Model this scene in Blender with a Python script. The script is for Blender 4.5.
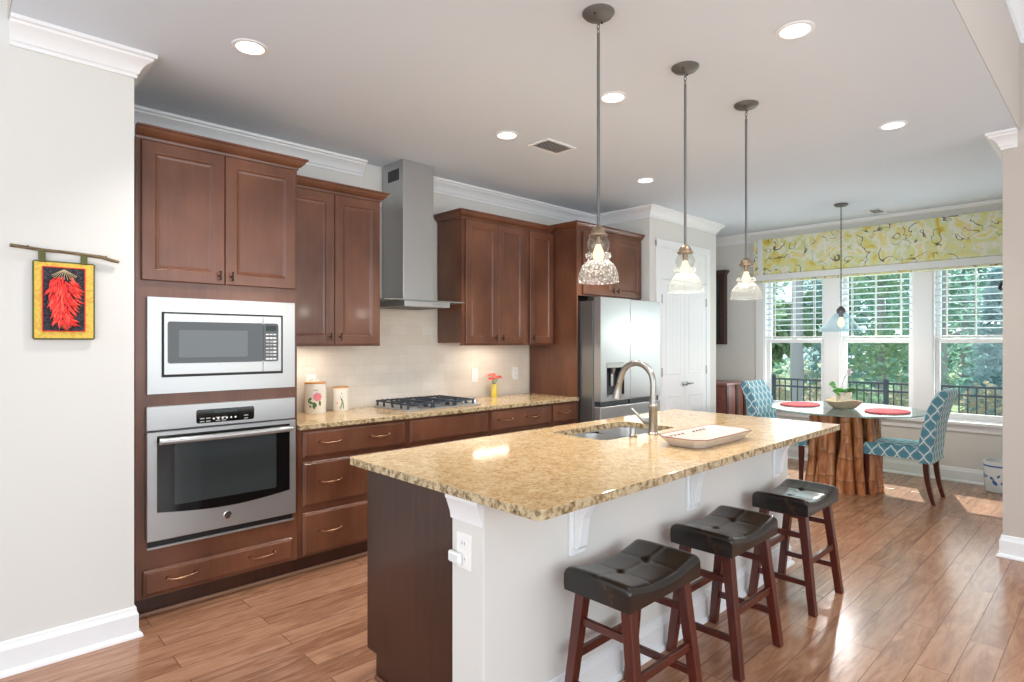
import bpy, bmesh, math, random
from mathutils import Vector, Matrix

sc = bpy.context.scene
for o in list(bpy.data.objects):
    bpy.data.objects.remove(o)
PI = math.pi
rnd = random.Random(7)

# ------------------------------------------------------------------ camera
YAW = math.radians(46.19)
cam_d = bpy.data.cameras.new('camera')
cam = bpy.data.objects.new('camera', cam_d)
sc.collection.objects.link(cam)
cam.location = (0, 0, 1.39)
cam.rotation_euler = (PI / 2, 0, YAW - PI / 2)
cam_d.sensor_width = 36.0
cam_d.lens = 36.0 * 590.0 / 1024.0
cam_d.shift_y = 1.0 / 1024.0
cam_d.clip_start = 0.02
cam_d.clip_end = 300
sc.camera = cam

# ------------------------------------------------------------------ world, sun, large lights, exposure
sc.view_settings.view_transform = 'Standard'
sc.view_settings.look = 'None'
sc.view_settings.exposure = 0.16
sc.view_settings.gamma = 1.0
sc.view_settings.use_curve_mapping = False
sc.cycles.transparent_max_bounces = 32
w = bpy.data.worlds.new('sky')
sc.world = w
w.use_nodes = True
wb = w.node_tree.nodes['Background']
wb.inputs[0].default_value = (0.86, 0.93, 1.0, 1)
wb.inputs[1].default_value = 1.75


def add_light(name, kind, loc, rot, energy, color=(1, 1, 1), size=None, size_y=None, spot=None, blend=0.6, radius=None, spread=None):
    d = bpy.data.lights.new(name, kind)
    o = bpy.data.objects.new(name, d)
    sc.collection.objects.link(o)
    o.location = loc
    o.rotation_euler = rot
    d.energy = energy
    d.color = color
    if kind == 'AREA':
        d.size = size
        if size_y:
            d.shape = 'RECTANGLE'
            d.size_y = size_y
        else:
            d.shape = 'DISK'
        if spread:
            d.spread = spread
    if kind == 'SPOT':
        d.spot_size = spot
        d.spot_blend = blend
    if radius is not None and kind in ('SPOT', 'POINT'):
        d.shadow_soft_size = radius
    return o


sun = add_light('sun', 'SUN', (20, 6, 20), (0, 0, 0), 8.0, (1.0, 0.96, 0.90))
sun.rotation_euler = Vector((-0.80, -0.25, -0.80)).to_track_quat('-Z', 'Y').to_euler()
sun.data.angle = math.radians(0.6)
# added fill lamps behind the camera, tilted up to brighten the ceiling
add_light('rear_fill_light', 'AREA', (0.7, -4.40, 1.7), (PI / 2 + 0.65, 0, 0), 140, (0.92, 0.965, 1.0), 8.0, 2.7)
add_light('side_fill_light', 'AREA', (-3.40, -0.6, 1.7), (PI / 2 + 0.60, 0, -PI / 2), 100, (0.92, 0.965, 1.0), 7.0, 2.7)
# daylight entering through the three dining windows
for wy in (2.755, 1.895, 1.03):
    add_light('dining_window_daylight', 'AREA', (7.5, wy, 1.45), (PI / 2 + 0.3, 0, PI / 2), 7, (0.93, 0.97, 1.0), 0.66, 1.6)


# ------------------------------------------------------------------ materials
def lin(h):
    h = h.lstrip('#')
    c = [int(h[i:i + 2], 16) / 255 for i in (0, 2, 4)]
    return tuple((x / 12.92 if x <= 0.04045 else ((x + 0.055) / 1.055) ** 2.4) for x in c) + (1,)


def base_mat(name, col='#808080', rough=0.5, metal=0.0, spec=0.5, coat=0.0, sheen=0.0):
    m = bpy.data.materials.new(name)
    m.use_nodes = True
    b = m.node_tree.nodes['Principled BSDF']
    b.inputs['Base Color'].default_value = lin(col)
    b.inputs['Roughness'].default_value = rough
    b.inputs['Metallic'].default_value = metal
    b.inputs['Specular IOR Level'].default_value = spec
    b.inputs['Coat Weight'].default_value = coat
    b.inputs['Coat Roughness'].default_value = 0.12
    b.inputs['Sheen Weight'].default_value = sheen
    return m


class NT:
    """small node helper"""
    def __init__(s, m):
        s.t = m.node_tree
        s.b = s.t.nodes['Principled BSDF']

    def n(s, typ, **k):
        x = s.t.nodes.new(typ)
        for a, v in k.items():
            setattr(x, a, v)
        return x

    def link(s, a, b):
        s.t.links.new(a, b)

    def coord(s, scale=(1, 1, 1), src='Object', rot=(0, 0, 0)):
        c = s.n('ShaderNodeTexCoord')
        mp = s.n('ShaderNodeMapping')
        mp.inputs['Scale'].default_value = scale
        mp.inputs['Rotation'].default_value = rot
        s.link(c.outputs[src], mp.inputs[0])
        return mp.outputs[0]

    def noise(s, vec, scale, detail=4, rough=0.55, dist=0.0):
        x = s.n('ShaderNodeTexNoise')
        x.inputs['Scale'].default_value = scale
        x.inputs['Detail'].default_value = detail
        x.inputs['Roughness'].default_value = rough
        x.inputs['Distortion'].default_value = dist
        s.link(vec, x.inputs['Vector'])
        return x.outputs['Fac']

    def ramp(s, fac, stops):
        r = s.n('ShaderNodeValToRGB')
        e = r.color_ramp.elements
        while len(e) < len(stops):
            e.new(0.5)
        for i, (p, c) in enumerate(stops):
            e[i].position = p
            e[i].color = lin(c) if isinstance(c, str) else c
        s.link(fac, r.inputs[0])
        return r.outputs[0]

    def mix(s, fac, a, b, mode='MIX'):
        x = s.n('ShaderNodeMix', data_type='RGBA', blend_type=mode)
        for inp, v in ((x.inputs[0], fac), (x.inputs[6], a), (x.inputs[7], b)):
            if isinstance(v, (int, float)):
                inp.default_value = v
            elif isinstance(v, str):
                inp.default_value = lin(v)
            elif isinstance(v, tuple):
                inp.default_value = v
            else:
                s.link(v, inp)
        return x.outputs[2]

    def math(s, op, a, b=0.0, c=0.0):
        x = s.n('ShaderNodeMath', operation=op)
        for inp, v in zip(x.inputs, (a, b, c)):
            if isinstance(v, (int, float)):
                inp.default_value = v
            else:
                s.link(v, inp)
        return x.outputs[0]

    def bump(s, h, strength=0.2, dist=0.01):
        x = s.n('ShaderNodeBump')
        x.inputs['Strength'].default_value = strength
        x.inputs['Distance'].default_value = dist
        s.link(h, x.inputs['Height'])
        s.link(x.outputs[0], s.b.inputs['Normal'])

    def color(s, c):
        s.link(c, s.b.inputs['Base Color'])


def wood_mat(name, dark, mid, light, grain=(14, 14, 0.9), rough=0.38, coat=0.15, blotch=3.0, mixf=0.45):
    m = base_mat(name, mid, rough, coat=coat)
    t = NT(m)
    v = t.coord(grain)
    f = t.noise(v, 3.0, 6, 0.6, 0.3)
    v2 = t.coord((1, 1, 0.7))
    g = t.noise(v2, blotch, 3, 0.5)
    c1 = t.ramp(f, [(0.28, dark), (0.52, mid), (0.78, light)])
    c2 = t.ramp(g, [(0.3, dark), (0.7, light)])
    t.color(t.mix(mixf, c1, c2))
    t.bump(f, 0.05, 0.002)
    return m


M = {}
M['wall'] = base_mat('wall_paint', '#dbd9d4', 0.75, spec=0.25)
M['wall_taupe'] = base_mat('wall_paint_taupe', '#c3bab1', 0.75, spec=0.25)
M['ceiling'] = base_mat('ceiling_paint', '#dde6f0', 0.85, spec=0.2)
M['trim'] = base_mat('white_trim_paint', '#ecedee', 0.4)
M['blind'] = base_mat('blind_vinyl', '#c3ced4', 0.5)
M['celadon'] = base_mat('pale_glaze', '#dfe6e8', 0.2, coat=0.4)
M['white'] = base_mat('white_plastic', '#f1f0ec', 0.35)
M['cherry'] = wood_mat('stained_cabinet_wood', '#4e2b1c', '#683e2a', '#80523b', rough=0.33, mixf=0.72)
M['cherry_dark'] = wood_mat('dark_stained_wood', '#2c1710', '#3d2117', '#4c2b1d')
M['stoolwood'] = wood_mat('stool_wood', '#300f0a', '#4f1a11', '#682818', rough=0.3, coat=0.3)
M['redwood'] = wood_mat('rosy_wood', '#6e3b33', '#8e564c', '#a87065', rough=0.3, coat=0.3)
M['gold'] = base_mat('antique_copper', '#b08a6c', 0.3, 1.0)
M['bronze'] = base_mat('oiled_bronze', '#3a322c', 0.4, 0.8)
M['stemgray'] = base_mat('weathered_iron', '#6c6a68', 0.5, 0.4)
M['brass'] = base_mat('aged_brass', '#94806a', 0.4, 0.7)
M['blackgloss'] = base_mat('black_glass', '#0d0f10', 0.08, spec=0.6)
M['ovenglass'] = base_mat('oven_glass', '#343a3b', 0.1, spec=0.7)
M['blackplastic'] = base_mat('black_plastic', '#15161a', 0.4)
M['iron'] = base_mat('cast_iron', '#3c4550', 0.5, 0.3)
M['graydark'] = base_mat('dark_gray', '#4a4d50', 0.45, 0.5)
M['nickel'] = base_mat('brushed_nickel', '#a3a09a', 0.32, 0.9)
M['chrome'] = base_mat('chrome', '#d8d8d8', 0.12, 1.0)
M['porcelain'] = base_mat('porcelain', '#f0ebe0', 0.2, coat=0.4)
M['woodlid'] = base_mat('pale_wood', '#d9a066', 0.5)
M['pink'] = base_mat('pink_paint', '#e08a9c', 0.4)
M['coral'] = base_mat('coral_petal', '#f47b6a', 0.5)
M['red'] = base_mat('chili_red', '#e8302a', 0.45)
M['redlight'] = base_mat('chili_light_red', '#f25a44', 0.45)
M['leaf'] = base_mat('leaf_green', '#4f9a3a', 0.45)
M['leafdark'] = base_mat('leaf_dark_green', '#3d6b3a', 0.5)
M['petalwhite'] = base_mat('white_petal', '#f2e8ee', 0.5)
M['yellow'] = base_mat('yellow_glass', '#e3cf5a', 0.25)
M['placemat'] = base_mat('coral_red_placemat', '#d9545c', 0.7)
M['straw'] = base_mat('straw', '#cbb489', 0.7)
M['olive'] = base_mat('olive_fabric', '#5d6038', 0.9)
M['soil'] = base_mat('soil', '#4a3c30', 0.9)
M['blackfabric'] = base_mat('black_fabric', '#26242a', 0.9)
M['blueglaze'] = base_mat('blue_glaze', '#4474b4', 0.25, coat=0.3)
M['fencepaint'] = base_mat('hazed_fence_paint', '#323a48', 0.5)  # black paint shifted to blue-grey, distance haze mixed into the colour
M['rubber'] = base_mat('grey_gasket', '#5d6266', 0.6)
M['burner'] = base_mat('burner_cap', '#2b3036', 0.45)
M['rim'] = base_mat('brown_rim_glaze', '#8b6152', 0.3)
M['bark'] = base_mat('tree_bark', '#9b9ba0', 0.9)
M['siding'] = base_mat('outside_siding', '#c9c3b8', 0.8)

# twig bark
m = M['twig'] = base_mat('twig_bark', '#7a6450', 0.85)
t = NT(m)
f = t.noise(t.coord((3, 20, 20)), 8, 4)
t.color(t.ramp(f, [(0.3, '#4c3b2e'), (0.7, '#94805f')]))

# brushed stainless steel
m = M['steel'] = base_mat('stainless_steel', '#b4b5b5', 0.3, 0.72)
t = NT(m)
f = t.noise(t.coord((3, 3, 220)), 1.0, 3)
t.link(t.ramp(f, [(0.3, (0.29,) * 3 + (1,)), (0.7, (0.33,) * 3 + (1,))]), t.b.inputs['Roughness'])
m = M['steeldark'] = base_mat('stainless_side_panel', '#8d8f8e', 0.38, 0.85)

# granite
m = M['granite'] = base_mat('golden_granite', '#d8b887', 0.09, spec=0.5)
t = NT(m)
v = t.coord((1, 1, 1))
big = t.noise(v, 26, 5, 0.65, 0.3)
c = t.ramp(big, [(0.28, '#bf9a68'), (0.5, '#d5b586'), (0.72, '#e2cca4')])
sp = t.noise(v, 85, 3, 0.7)
c = t.mix(t.ramp(sp, [(0.53, (0, 0, 0, 1)), (0.66, (0.75,) * 3 + (1,))]), c, '#8a6a42')
vo = t.n('ShaderNodeTexVoronoi')
vo.inputs['Scale'].default_value = 150
t.link(v, vo.inputs['Vector'])
sp2 = t.noise(v, 120, 2, 0.6)
c = t.mix(t.ramp(sp2, [(0.64, (0, 0, 0, 1)), (0.72, (0.9,) * 3 + (1,))]), c, '#54422f')
c = t.mix(t.ramp(vo.outputs['Color'], [(0.80, (0, 0, 0, 1)), (0.9, (0.6,) * 3 + (1,))]), c, '#e9d9b8')
t.color(c)
# granite edge: same stone with coarser speckle, darker and greyer
m = M['granite_edge'] = base_mat('granite_edge', '#b09a77', 0.25)
t = NT(m)
v = t.coord((1, 1, 1))
a_ = t.noise(v, 38, 4, 0.7)
t.color(t.ramp(a_, [(0.33, '#4f4534'), (0.45, '#957d58'), (0.58, '#c9b795'), (0.72, '#8d7f6a')]))

# oak planks
m = M['floor'] = base_mat('hardwood_planks', '#8a5a3c', 0.22, spec=0.5)
t = NT(m)
v = t.coord((1, 1, 1))
br = t.n('ShaderNodeTexBrick')
br.offset = 0.37
br.offset_frequency = 2
br.inputs['Scale'].default_value = 1.0
br.inputs['Brick Width'].default_value = 1.15
br.inputs['Row Height'].default_value = 0.127
br.inputs['Mortar Size'].default_value = 0.0016
br.inputs['Mortar Smooth'].default_value = 0.2
br.inputs['Bias'].default_value = 0.0
br.inputs['Color1'].default_value = (0.0, 0.0, 0.0, 1)
br.inputs['Color2'].default_value = (1.0, 1.0, 1.0, 1)
br.inputs['Mortar'].default_value = (0.5, 0.5, 0.5, 1)
t.link(v, br.inputs['Vector'])
# shift the grain of every plank by its own brick value
off = t.n('ShaderNodeVectorMath', operation='MULTIPLY_ADD')
t.link(br.outputs['Color'], off.inputs[0])
off.inputs[1].default_value = (7.3, 3.1, 5.0)
t.link(v, off.inputs[2])
mp = t.n('ShaderNodeMapping')
mp.inputs['Scale'].default_value = (1.3, 8, 1)
t.link(off.outputs[0], mp.inputs[0])
gr = t.noise(mp.outputs[0], 2.2, 6, 0.6, 1.6)
c = t.ramp(gr, [(0.30, '#6f4633'), (0.45, '#9a6b4f'), (0.54, '#af8061'), (0.70, '#c79a7c')])
c = t.mix(0.5, c, t.ramp(br.outputs['Color'], [(0.0, '#7d5641'), (0.5, '#9c7156'), (1.0, '#b68a70')]))
c = t.mix(br.outputs['Fac'], c, '#5f3c2a')
t.color(c)
t.bump(t.math('SUBTRACT', t.math('MULTIPLY', gr, 0.35), br.outputs['Fac']), 0.25, 0.004)

# tumbled stone subway backsplash
m = M['splash'] = base_mat('stone_subway_tile', '#dcd3c6', 0.3)
t = NT(m)
v = t.coord((1, 1, 1), rot=(PI / 2, 0, 0))
br = t.n('ShaderNodeTexBrick')
br.inputs['Scale'].default_value = 1.0
br.inputs['Brick Width'].default_value = 0.152
br.inputs['Row Height'].default_value = 0.076
br.inputs['Mortar Size'].default_value = 0.0016
br.inputs['Color1'].default_value = lin('#dad0c2')
br.inputs['Color2'].default_value = lin('#e3dbd0')
br.inputs['Mortar'].default_value = lin('#cfc6b9')
t.link(v, br.inputs['Vector'])
f = t.noise(v, 7, 4, 0.6)
t.color(t.mix(0.3, br.outputs['Color'], t.ramp(f, [(0.3, '#d5c9b8'), (0.7, '#e8e2d8')])))
t.bump(t.math('SUBTRACT', 1.0, br.outputs['Fac']), 0.2, 0.002)

# leather
m = M['leather'] = base_mat('worn_black_leather', '#1b1715', 0.24, spec=0.6)
t = NT(m)
v = t.coord((1, 1, 1))
f = t.noise(v, 5.5, 4, 0.6, 0.5)
t.color(t.ramp(f, [(0.45, '#14110f'), (0.6, '#221a16'), (0.78, '#4d3629')]))
t.bump(t.noise(v, 120, 3), 0.08, 0.002)


def trellis(name, ground, line, accent):
    m = base_mat(name, ground, 0.85, sheen=0.2)
    t = NT(m)
    c = t.n('ShaderNodeTexCoord')
    s = t.n('ShaderNodeSeparateXYZ')
    t.link(c.outputs['UV'], s.inputs[0])
    k = 2 * PI / 0.098
    u = t.math('MULTIPLY', s.outputs[0], k)
    vv = t.math('MULTIPLY', s.outputs[1], k * 0.72)
    p = t.math('MULTIPLY', t.math('ADD', u, vv), 0.5)
    q = t.math('MULTIPLY', t.math('SUBTRACT', u, vv), 0.5)
    # wavy lattice lines
    p2 = t.math('ADD', p, t.math('MULTIPLY', t.math('SINE', t.math('MULTIPLY', q, 2.0)), 0.10))
    q2 = t.math('ADD', q, t.math('MULTIPLY', t.math('SINE', t.math('MULTIPLY', p, 2.0)), 0.10))
    a1 = t.math('ABSOLUTE', t.math('SINE', p2))
    a2 = t.math('ABSOLUTE', t.math('SINE', q2))
    d = t.math('MINIMUM', a1, a2)
    msk = t.ramp(d, [(0.13, (1, 1, 1, 1)), (0.22, (0, 0, 0, 1))])
    big = t.math('MULTIPLY', a1, a2)
    g = t.mix(t.ramp(big, [(0.45, (0, 0, 0, 1)), (0.55, (1, 1, 1, 1))]), ground, accent)
    t.color(t.mix(msk, g, line))
    return m


M['trellis'] = trellis('teal_trellis_fabric', '#6a9fb0', '#e6eeee', '#5a92a5')

# floral shade fabric
m = M['floral'] = base_mat('yellow_floral_linen', '#d8d08a', 0.85)
t = NT(m)
v = t.coord((1, 1, 1), 'UV')
wv = t.noise(v, 6.5, 3, 0.55, 0.6)
c = t.ramp(wv, [(0.30, '#cdb850'), (0.40, '#dcd68c'), (0.47, '#d0d6a8'), (0.54, '#e2e2d8'), (0.62, '#ddd27e'), (0.72, '#dcd2cc')])
tw = t.noise(v, 5.2, 1.5, 0.45, 1.4)
line = t.math('ABSOLUTE', t.math('SUBTRACT', tw, 0.5))
gate = t.noise(v, 5, 2)
msk = t.math('MULTIPLY', t.ramp(line, [(0.010, (1, 1, 1, 1)), (0.020, (0, 0, 0, 1))]), t.ramp(gate, [(0.45, (0, 0, 0, 1)), (0.52, (1, 1, 1, 1))]))
c = t.mix(msk, c, '#6f6a50')
bl = t.noise(v, 11, 2)
c = t.mix(t.ramp(bl, [(0.66, (0, 0, 0, 1)), (0.74, (0.6,) * 3 + (1,))]), c, '#d9a5b0')
t.color(c)
M['shadeband'] = base_mat('white_grosgrain_band', '#dcdedd', 0.85)

# quilt fabrics
m = M['quiltgold'] = base_mat('marbled_gold_cotton', '#dcb54c', 0.9)
t = NT(m)
f = t.noise(t.coord((1, 1, 1)), 28, 4, 0.6, 1)
t.color(t.ramp(f, [(0.3, '#c6a640'), (0.5, '#e2c45a'), (0.62, '#d8a24a'), (0.75, '#c4bd62')]))
m = M['quiltblack'] = base_mat('swirled_black_cotton', '#26252b', 0.9)
t = NT(m)
f = t.noise(t.coord((1, 1, 1)), 60, 3, 0.6, 2)
t.color(t.ramp(f, [(0.4, '#1d1c22'), (0.55, '#35343c'), (0.6, '#56545c'), (0.66, '#222128')]))
# bamboo
m = M['bamboo'] = base_mat('bamboo_cane', '#a8643a', 0.35, coat=0.3)
t = NT(m)
f = t.noise(t.coord((9, 9, 2.2)), 3, 4, 0.6)
t.color(t.ramp(f, [(0.3, '#8a4d2a'), (0.5, '#b87445'), (0.72, '#d59a66')]))
# platter with a painted border
m = M['platter'] = base_mat('painted_platter', '#cdc2b8', 0.25)
# woven basket bowl
m = M['basket'] = base_mat('woven_basket', '#c9bb93', 0.7)
t = NT(m)
ck = t.n('ShaderNodeTexBrick')
ck.inputs['Scale'].default_value = 1
ck.inputs['Brick Width'].default_value = 0.016
ck.inputs['Row Height'].default_value = 0.008
ck.inputs['Mortar Size'].default_value = 0.0012
ck.inputs['Color1'].default_value = lin('#d8ccae')
ck.inputs['Color2'].default_value = lin('#e6dcc4')
ck.inputs['Mortar'].default_value = lin('#a08e6a')
t.link(t.coord((1, 1, 1), 'UV'), ck.inputs['Vector'])
t.color(ck.outputs['Color'])
# lawn and leaf litter
m = M['ground'] = base_mat('lawn_and_leaf_litter', '#7a8a5a', 0.95)
t = NT(m)
f = t.noise(t.coord((1, 1, 1)), 0.6, 6, 0.65)
t.color(t.ramp(f, [(0.35, '#7d8c63'), (0.5, '#8f9a72'), (0.62, '#a39a80'), (0.75, '#8b8370')]))


def leafmat(name, a, b, c):
    m = base_mat(name, b, 0.7, spec=0.3)
    t = NT(m)
    f = t.noise(t.coord((1, 1, 1)), 1.7, 3, 0.7)
    col = t.ramp(f, [(0.3, a), (0.5, b), (0.7, c)])
    t.color(col)
    tl = t.n('ShaderNodeBsdfTranslucent')
    t.link(col, tl.inputs[0])
    mx = t.n('ShaderNodeMixShader')
    mx.inputs[0].default_value = 0.5
    t.link(t.b.outputs[0], mx.inputs[1])
    t.link(tl.outputs[0], mx.inputs[2])
    t.link(mx.outputs[0], t.t.nodes['Material Output'].inputs[0])
    return m


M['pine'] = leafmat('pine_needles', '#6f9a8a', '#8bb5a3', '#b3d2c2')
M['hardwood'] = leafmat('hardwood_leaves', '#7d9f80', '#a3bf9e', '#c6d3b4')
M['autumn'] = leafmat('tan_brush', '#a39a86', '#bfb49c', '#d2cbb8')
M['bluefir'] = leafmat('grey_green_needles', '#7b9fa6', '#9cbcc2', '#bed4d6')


def glassy(name, tint, gloss=0.12, ior=1.45, rough=0.02, white=0.0, seeds=False):
    """thin pane: clear transmission plus a Fresnel reflection"""
    m = bpy.data.materials.new(name)
    m.use_nodes = True
    nt = m.node_tree
    nt.nodes.remove(nt.nodes['Principled BSDF'])
    out = nt.nodes['Material Output']
    tr = nt.nodes.new('ShaderNodeBsdfTransparent')
    tr.inputs[0].default_value = lin(tint)
    gl = nt.nodes.new('ShaderNodeBsdfGlossy')
    gl.inputs['Roughness'].default_value = rough
    lw = nt.nodes.new('ShaderNodeLayerWeight')
    lw.inputs[0].default_value = 0.5
    pw = nt.nodes.new('ShaderNodeMath')
    pw.operation = 'POWER'
    nt.links.new(lw.outputs['Facing'], pw.inputs[0])
    pw.inputs[1].default_value = 4.0
    fr = nt.nodes.new('ShaderNodeMath')
    fr.operation = 'MULTIPLY_ADD'
    nt.links.new(pw.outputs[0], fr.inputs[0])
    r0 = ((ior - 1) / (ior + 1)) ** 2
    fr.inputs[1].default_value = 0.75 if ior > 1.4 else 0.35
    fr.inputs[2].default_value = r0
    mx = nt.nodes.new('ShaderNodeMixShader')
    nt.links.new(fr.outputs[0], mx.inputs[0])
    nt.links.new(tr.outputs[0], mx.inputs[1])
    nt.links.new(gl.outputs[0], mx.inputs[2])
    last = mx.outputs[0]
    if white:
        df = nt.nodes.new('ShaderNodeBsdfDiffuse')
        df.inputs[0].default_value = (0.9, 0.92, 0.92, 1)
        m2 = nt.nodes.new('ShaderNodeMixShader')
        m2.inputs[0].default_value = white
        if seeds:
            tc = nt.nodes.new('ShaderNodeTexCoord')
            vo = nt.nodes.new('ShaderNodeTexNoise')
            vo.inputs['Scale'].default_value = 130
            rp = nt.nodes.new('ShaderNodeValToRGB')
            rp.color_ramp.elements[0].position = 0.52
            rp.color_ramp.elements[0].color = (white, white, white, 1)
            rp.color_ramp.elements[1].position = 0.7
            rp.color_ramp.elements[1].color = (0.06, 0.06, 0.06, 1)
            nt.links.new(tc.outputs['Object'], vo.inputs['Vector'])
            nt.links.new(vo.outputs['Fac'], rp.inputs[0])
            nt.links.new(rp.outputs[0], m2.inputs[0])
        nt.links.new(last, m2.inputs[1])
        nt.links.new(df.outputs[0], m2.inputs[2])
        last = m2.outputs[0]
    nt.links.new(last, out.inputs[0])
    return m


M['pane'] = glassy('window_glass', '#f4fafa', ior=1.3)
M['shadeglass'] = glassy('seeded_glass', '#f6f6f4', white=0.006, ior=1.3, seeds=True)
M['clearglass'] = glassy('clear_shade_glass', '#eaf2f5', white=0.008, ior=1.3)
M['tableglass'] = glassy('table_glass', '#d6ece6', white=0.06, ior=1.5)
M['glassedge'] = glassy('glass_edge', '#7fb5a8', white=0.25, ior=1.5)


def emis(name, col, strength):
    m = bpy.data.materials.new(name)
    m.use_nodes = True
    nt = m.node_tree
    nt.nodes.remove(nt.nodes['Principled BSDF'])
    e = nt.nodes.new('ShaderNodeEmission')
    e.inputs[0].default_value = lin(col)
    e.inputs[1].default_value = strength
    nt.links.new(e.outputs[0], nt.nodes['Material Output'].inputs[0])
    return m


M['lamp'] = emis('downlight_lens', '#fff8ee', 6.0)
M['bulb'] = emis('warm_bulb', '#ffe0b0', 2.2)
M['strip'] = emis('under_cabinet_strip', '#fff0dc', 6.0)
M['display'] = emis('lit_display', '#9aa6a6', 0.25)


# ------------------------------------------------------------------ mesh builder
class MB:
    def __init__(s):
        s.bm = bmesh.new()

    def v(s, p):
        return s.bm.verts.new(p)

    def f(s, vs, m=0):
        try:
            x = s.bm.faces.new(vs)
            x.material_index = m
            return x
        except ValueError:
            return None

    def hexa(s, p, m=0):
        """p: 4 bottom points (ccw), 4 top points"""
        v = [s.v(q) for q in p]
        for q in ((3, 2, 1, 0), (4, 5, 6, 7), (0, 1, 5, 4), (1, 2, 6, 5), (2, 3, 7, 6), (3, 0, 4, 7)):
            s.f([v[i] for i in q], m)
        return s

    def box(s, x0, x1, y0, y1, z0, z1, m=0):
        return s.hexa([(x0, y0, z0), (x1, y0, z0), (x1, y1, z0), (x0, y1, z0),
                       (x0, y0, z1), (x1, y0, z1), (x1, y1, z1), (x0, y1, z1)], m)

    def bar(s, a, b, wx, wy, wx2=None, wy2=None, m=0):
        """rectangular bar, axis aligned section, between points at two heights"""
        wx2 = wx if wx2 is None else wx2
        wy2 = wy if wy2 is None else wy2
        P = []
        for (q, w1, w2) in ((a, wx, wy), (b, wx2, wy2)):
            P += [(q[0] - w1 / 2, q[1] - w2 / 2, q[2]), (q[0] + w1 / 2, q[1] - w2 / 2, q[2]),
                  (q[0] + w1 / 2, q[1] + w2 / 2, q[2]), (q[0] - w1 / 2, q[1] + w2 / 2, q[2])]
        return s.hexa(P, m)

    def beam(s, a, b, w, h, m=0):
        """bar between any two points, section w (horizontal) by h (vertical)"""
        a, b = Vector(a), Vector(b)
        d = (b - a).normalized()
        up = Vector((0, 0, 1))
        r = d.cross(up)
        if r.length < 1e-4:
            r = Vector((1, 0, 0))
        r.normalize()
        up = r.cross(d)
        P = []
        for q in (a, b):
            P += [q - r * w / 2 - up * h / 2, q + r * w / 2 - up * h / 2, q + r * w / 2 + up * h / 2, q - r * w / 2 + up * h / 2]
        return s.hexa(P, m)

    def ring(s, c, r, n, ax):
        a, b = ax
        return [s.v(Vector(c) + a * (r * math.cos(2 * PI * i / n)) + b * (r * math.sin(2 * PI * i / n))) for i in range(n)]

    def tube(s, pts, r, n=10, m=0, caps=True):
        pts = [Vector(p) for p in pts]
        rs = r if isinstance(r, (list, tuple)) else [r] * len(pts)
        d0 = (pts[1] - pts[0]).normalized()
        a = d0.orthogonal().normalized()
        rings = []
        for i, p in enumerate(pts):
            if i == 0:
                d = d0
            elif i == len(pts) - 1:
                d = (pts[i] - pts[i - 1]).normalized()
            else:
                d = ((pts[i + 1] - pts[i]).normalized() + (pts[i] - pts[i - 1]).normalized())
                d = d.normalized() if d.length > 1e-6 else d0
            a = (a - d * a.dot(d))
            a = a.normalized() if a.length > 1e-6 else d.orthogonal().normalized()
            rings.append(s.ring(p, rs[i], n, (a, d.cross(a))))
        for i in range(len(rings) - 1):
            for k in range(n):
                s.f([rings[i][k], rings[i][(k + 1) % n], rings[i + 1][(k + 1) % n], rings[i + 1][k]], m)
        if caps:
            s.f(list(reversed(rings[0])), m)
            s.f(rings[-1], m)
        return s

    def lathe(s, prof, c=(0, 0, 0), n=24, m=0, caps=True, axis='z'):
        """prof: list of (radius, height)"""
        rings = []
        ax = {'z': (Vector((1, 0, 0)), Vector((0, 1, 0)), Vector((0, 0, 1))),
              'y': (Vector((1, 0, 0)), Vector((0, 0, 1)), Vector((0, -1, 0))),
              'x': (Vector((0, 1, 0)), Vector((0, 0, 1)), Vector((1, 0, 0)))}[axis]
        for (r, h) in prof:
            p = Vector(c) + ax[2] * h
            rings.append([s.v(p)] if r < 1e-6 else s.ring(p, r, n, ax[:2]))
        for i in range(len(rings) - 1):
            A, B = rings[i], rings[i + 1]
            for k in range(n):
                k2 = (k + 1) % n
                if len(A) == 1 and len(B) == 1:
                    continue
                if len(A) == 1:
                    s.f([A[0], B[k2], B[k]], m)
                elif len(B) == 1:
                    s.f([A[k], A[k2], B[0]], m)
                else:
                    s.f([A[k], A[k2], B[k2], B[k]], m)
        if caps:
            if len(rings[0]) > 1:
                s.f(list(reversed(rings[0])), m)
            if len(rings[-1]) > 1:
                s.f(rings[-1], m)
        return s

    def sweep(s, prof, p0, p1, nrm, m0=0.0, m1=0.0, m=0):
        """extrude a moulding profile [(out, z)] from p0 to p1; mN shifts the ends along the run per unit out"""
        p0, p1, nrm = Vector(p0), Vector(p1), Vector(nrm)
        d = (p1 - p0).normalized()
        A = [s.v(p0 + nrm * o + Vector((0, 0, z)) - d * o * m0) for o, z in prof]
        B = [s.v(p1 + nrm * o + Vector((0, 0, z)) + d * o * m1) for o, z in prof]
        k = len(prof)
        for i in range(k):
            s.f([A[i], A[(i + 1) % k], B[(i + 1) % k], B[i]], m)
        s.f(list(reversed(A)), m)
        s.f(B, m)
        return s

    def nested(s, x0, x1, z0, z1, prof, m=0, mc=None):
        """front facing -Y built from nested rectangles; prof: list of (inset, y); last one is filled"""
        rings = []
        for ins, y in prof:
            rings.append([s.v((x0 + ins, y, z0 + ins)), s.v((x1 - ins, y, z0 + ins)), s.v((x1 - ins, y, z1 - ins)), s.v((x0 + ins, y, z1 - ins))])
        for i in range(len(rings) - 1):
            for k in range(4):
                s.f([rings[i][k], rings[i][(k + 1) % 4], rings[i + 1][(k + 1) % 4], rings[i + 1][k]], m)
        s.f(rings[-1], m if mc is None else mc)
        s.f(list(reversed(rings[0])), m)
        return s

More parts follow.
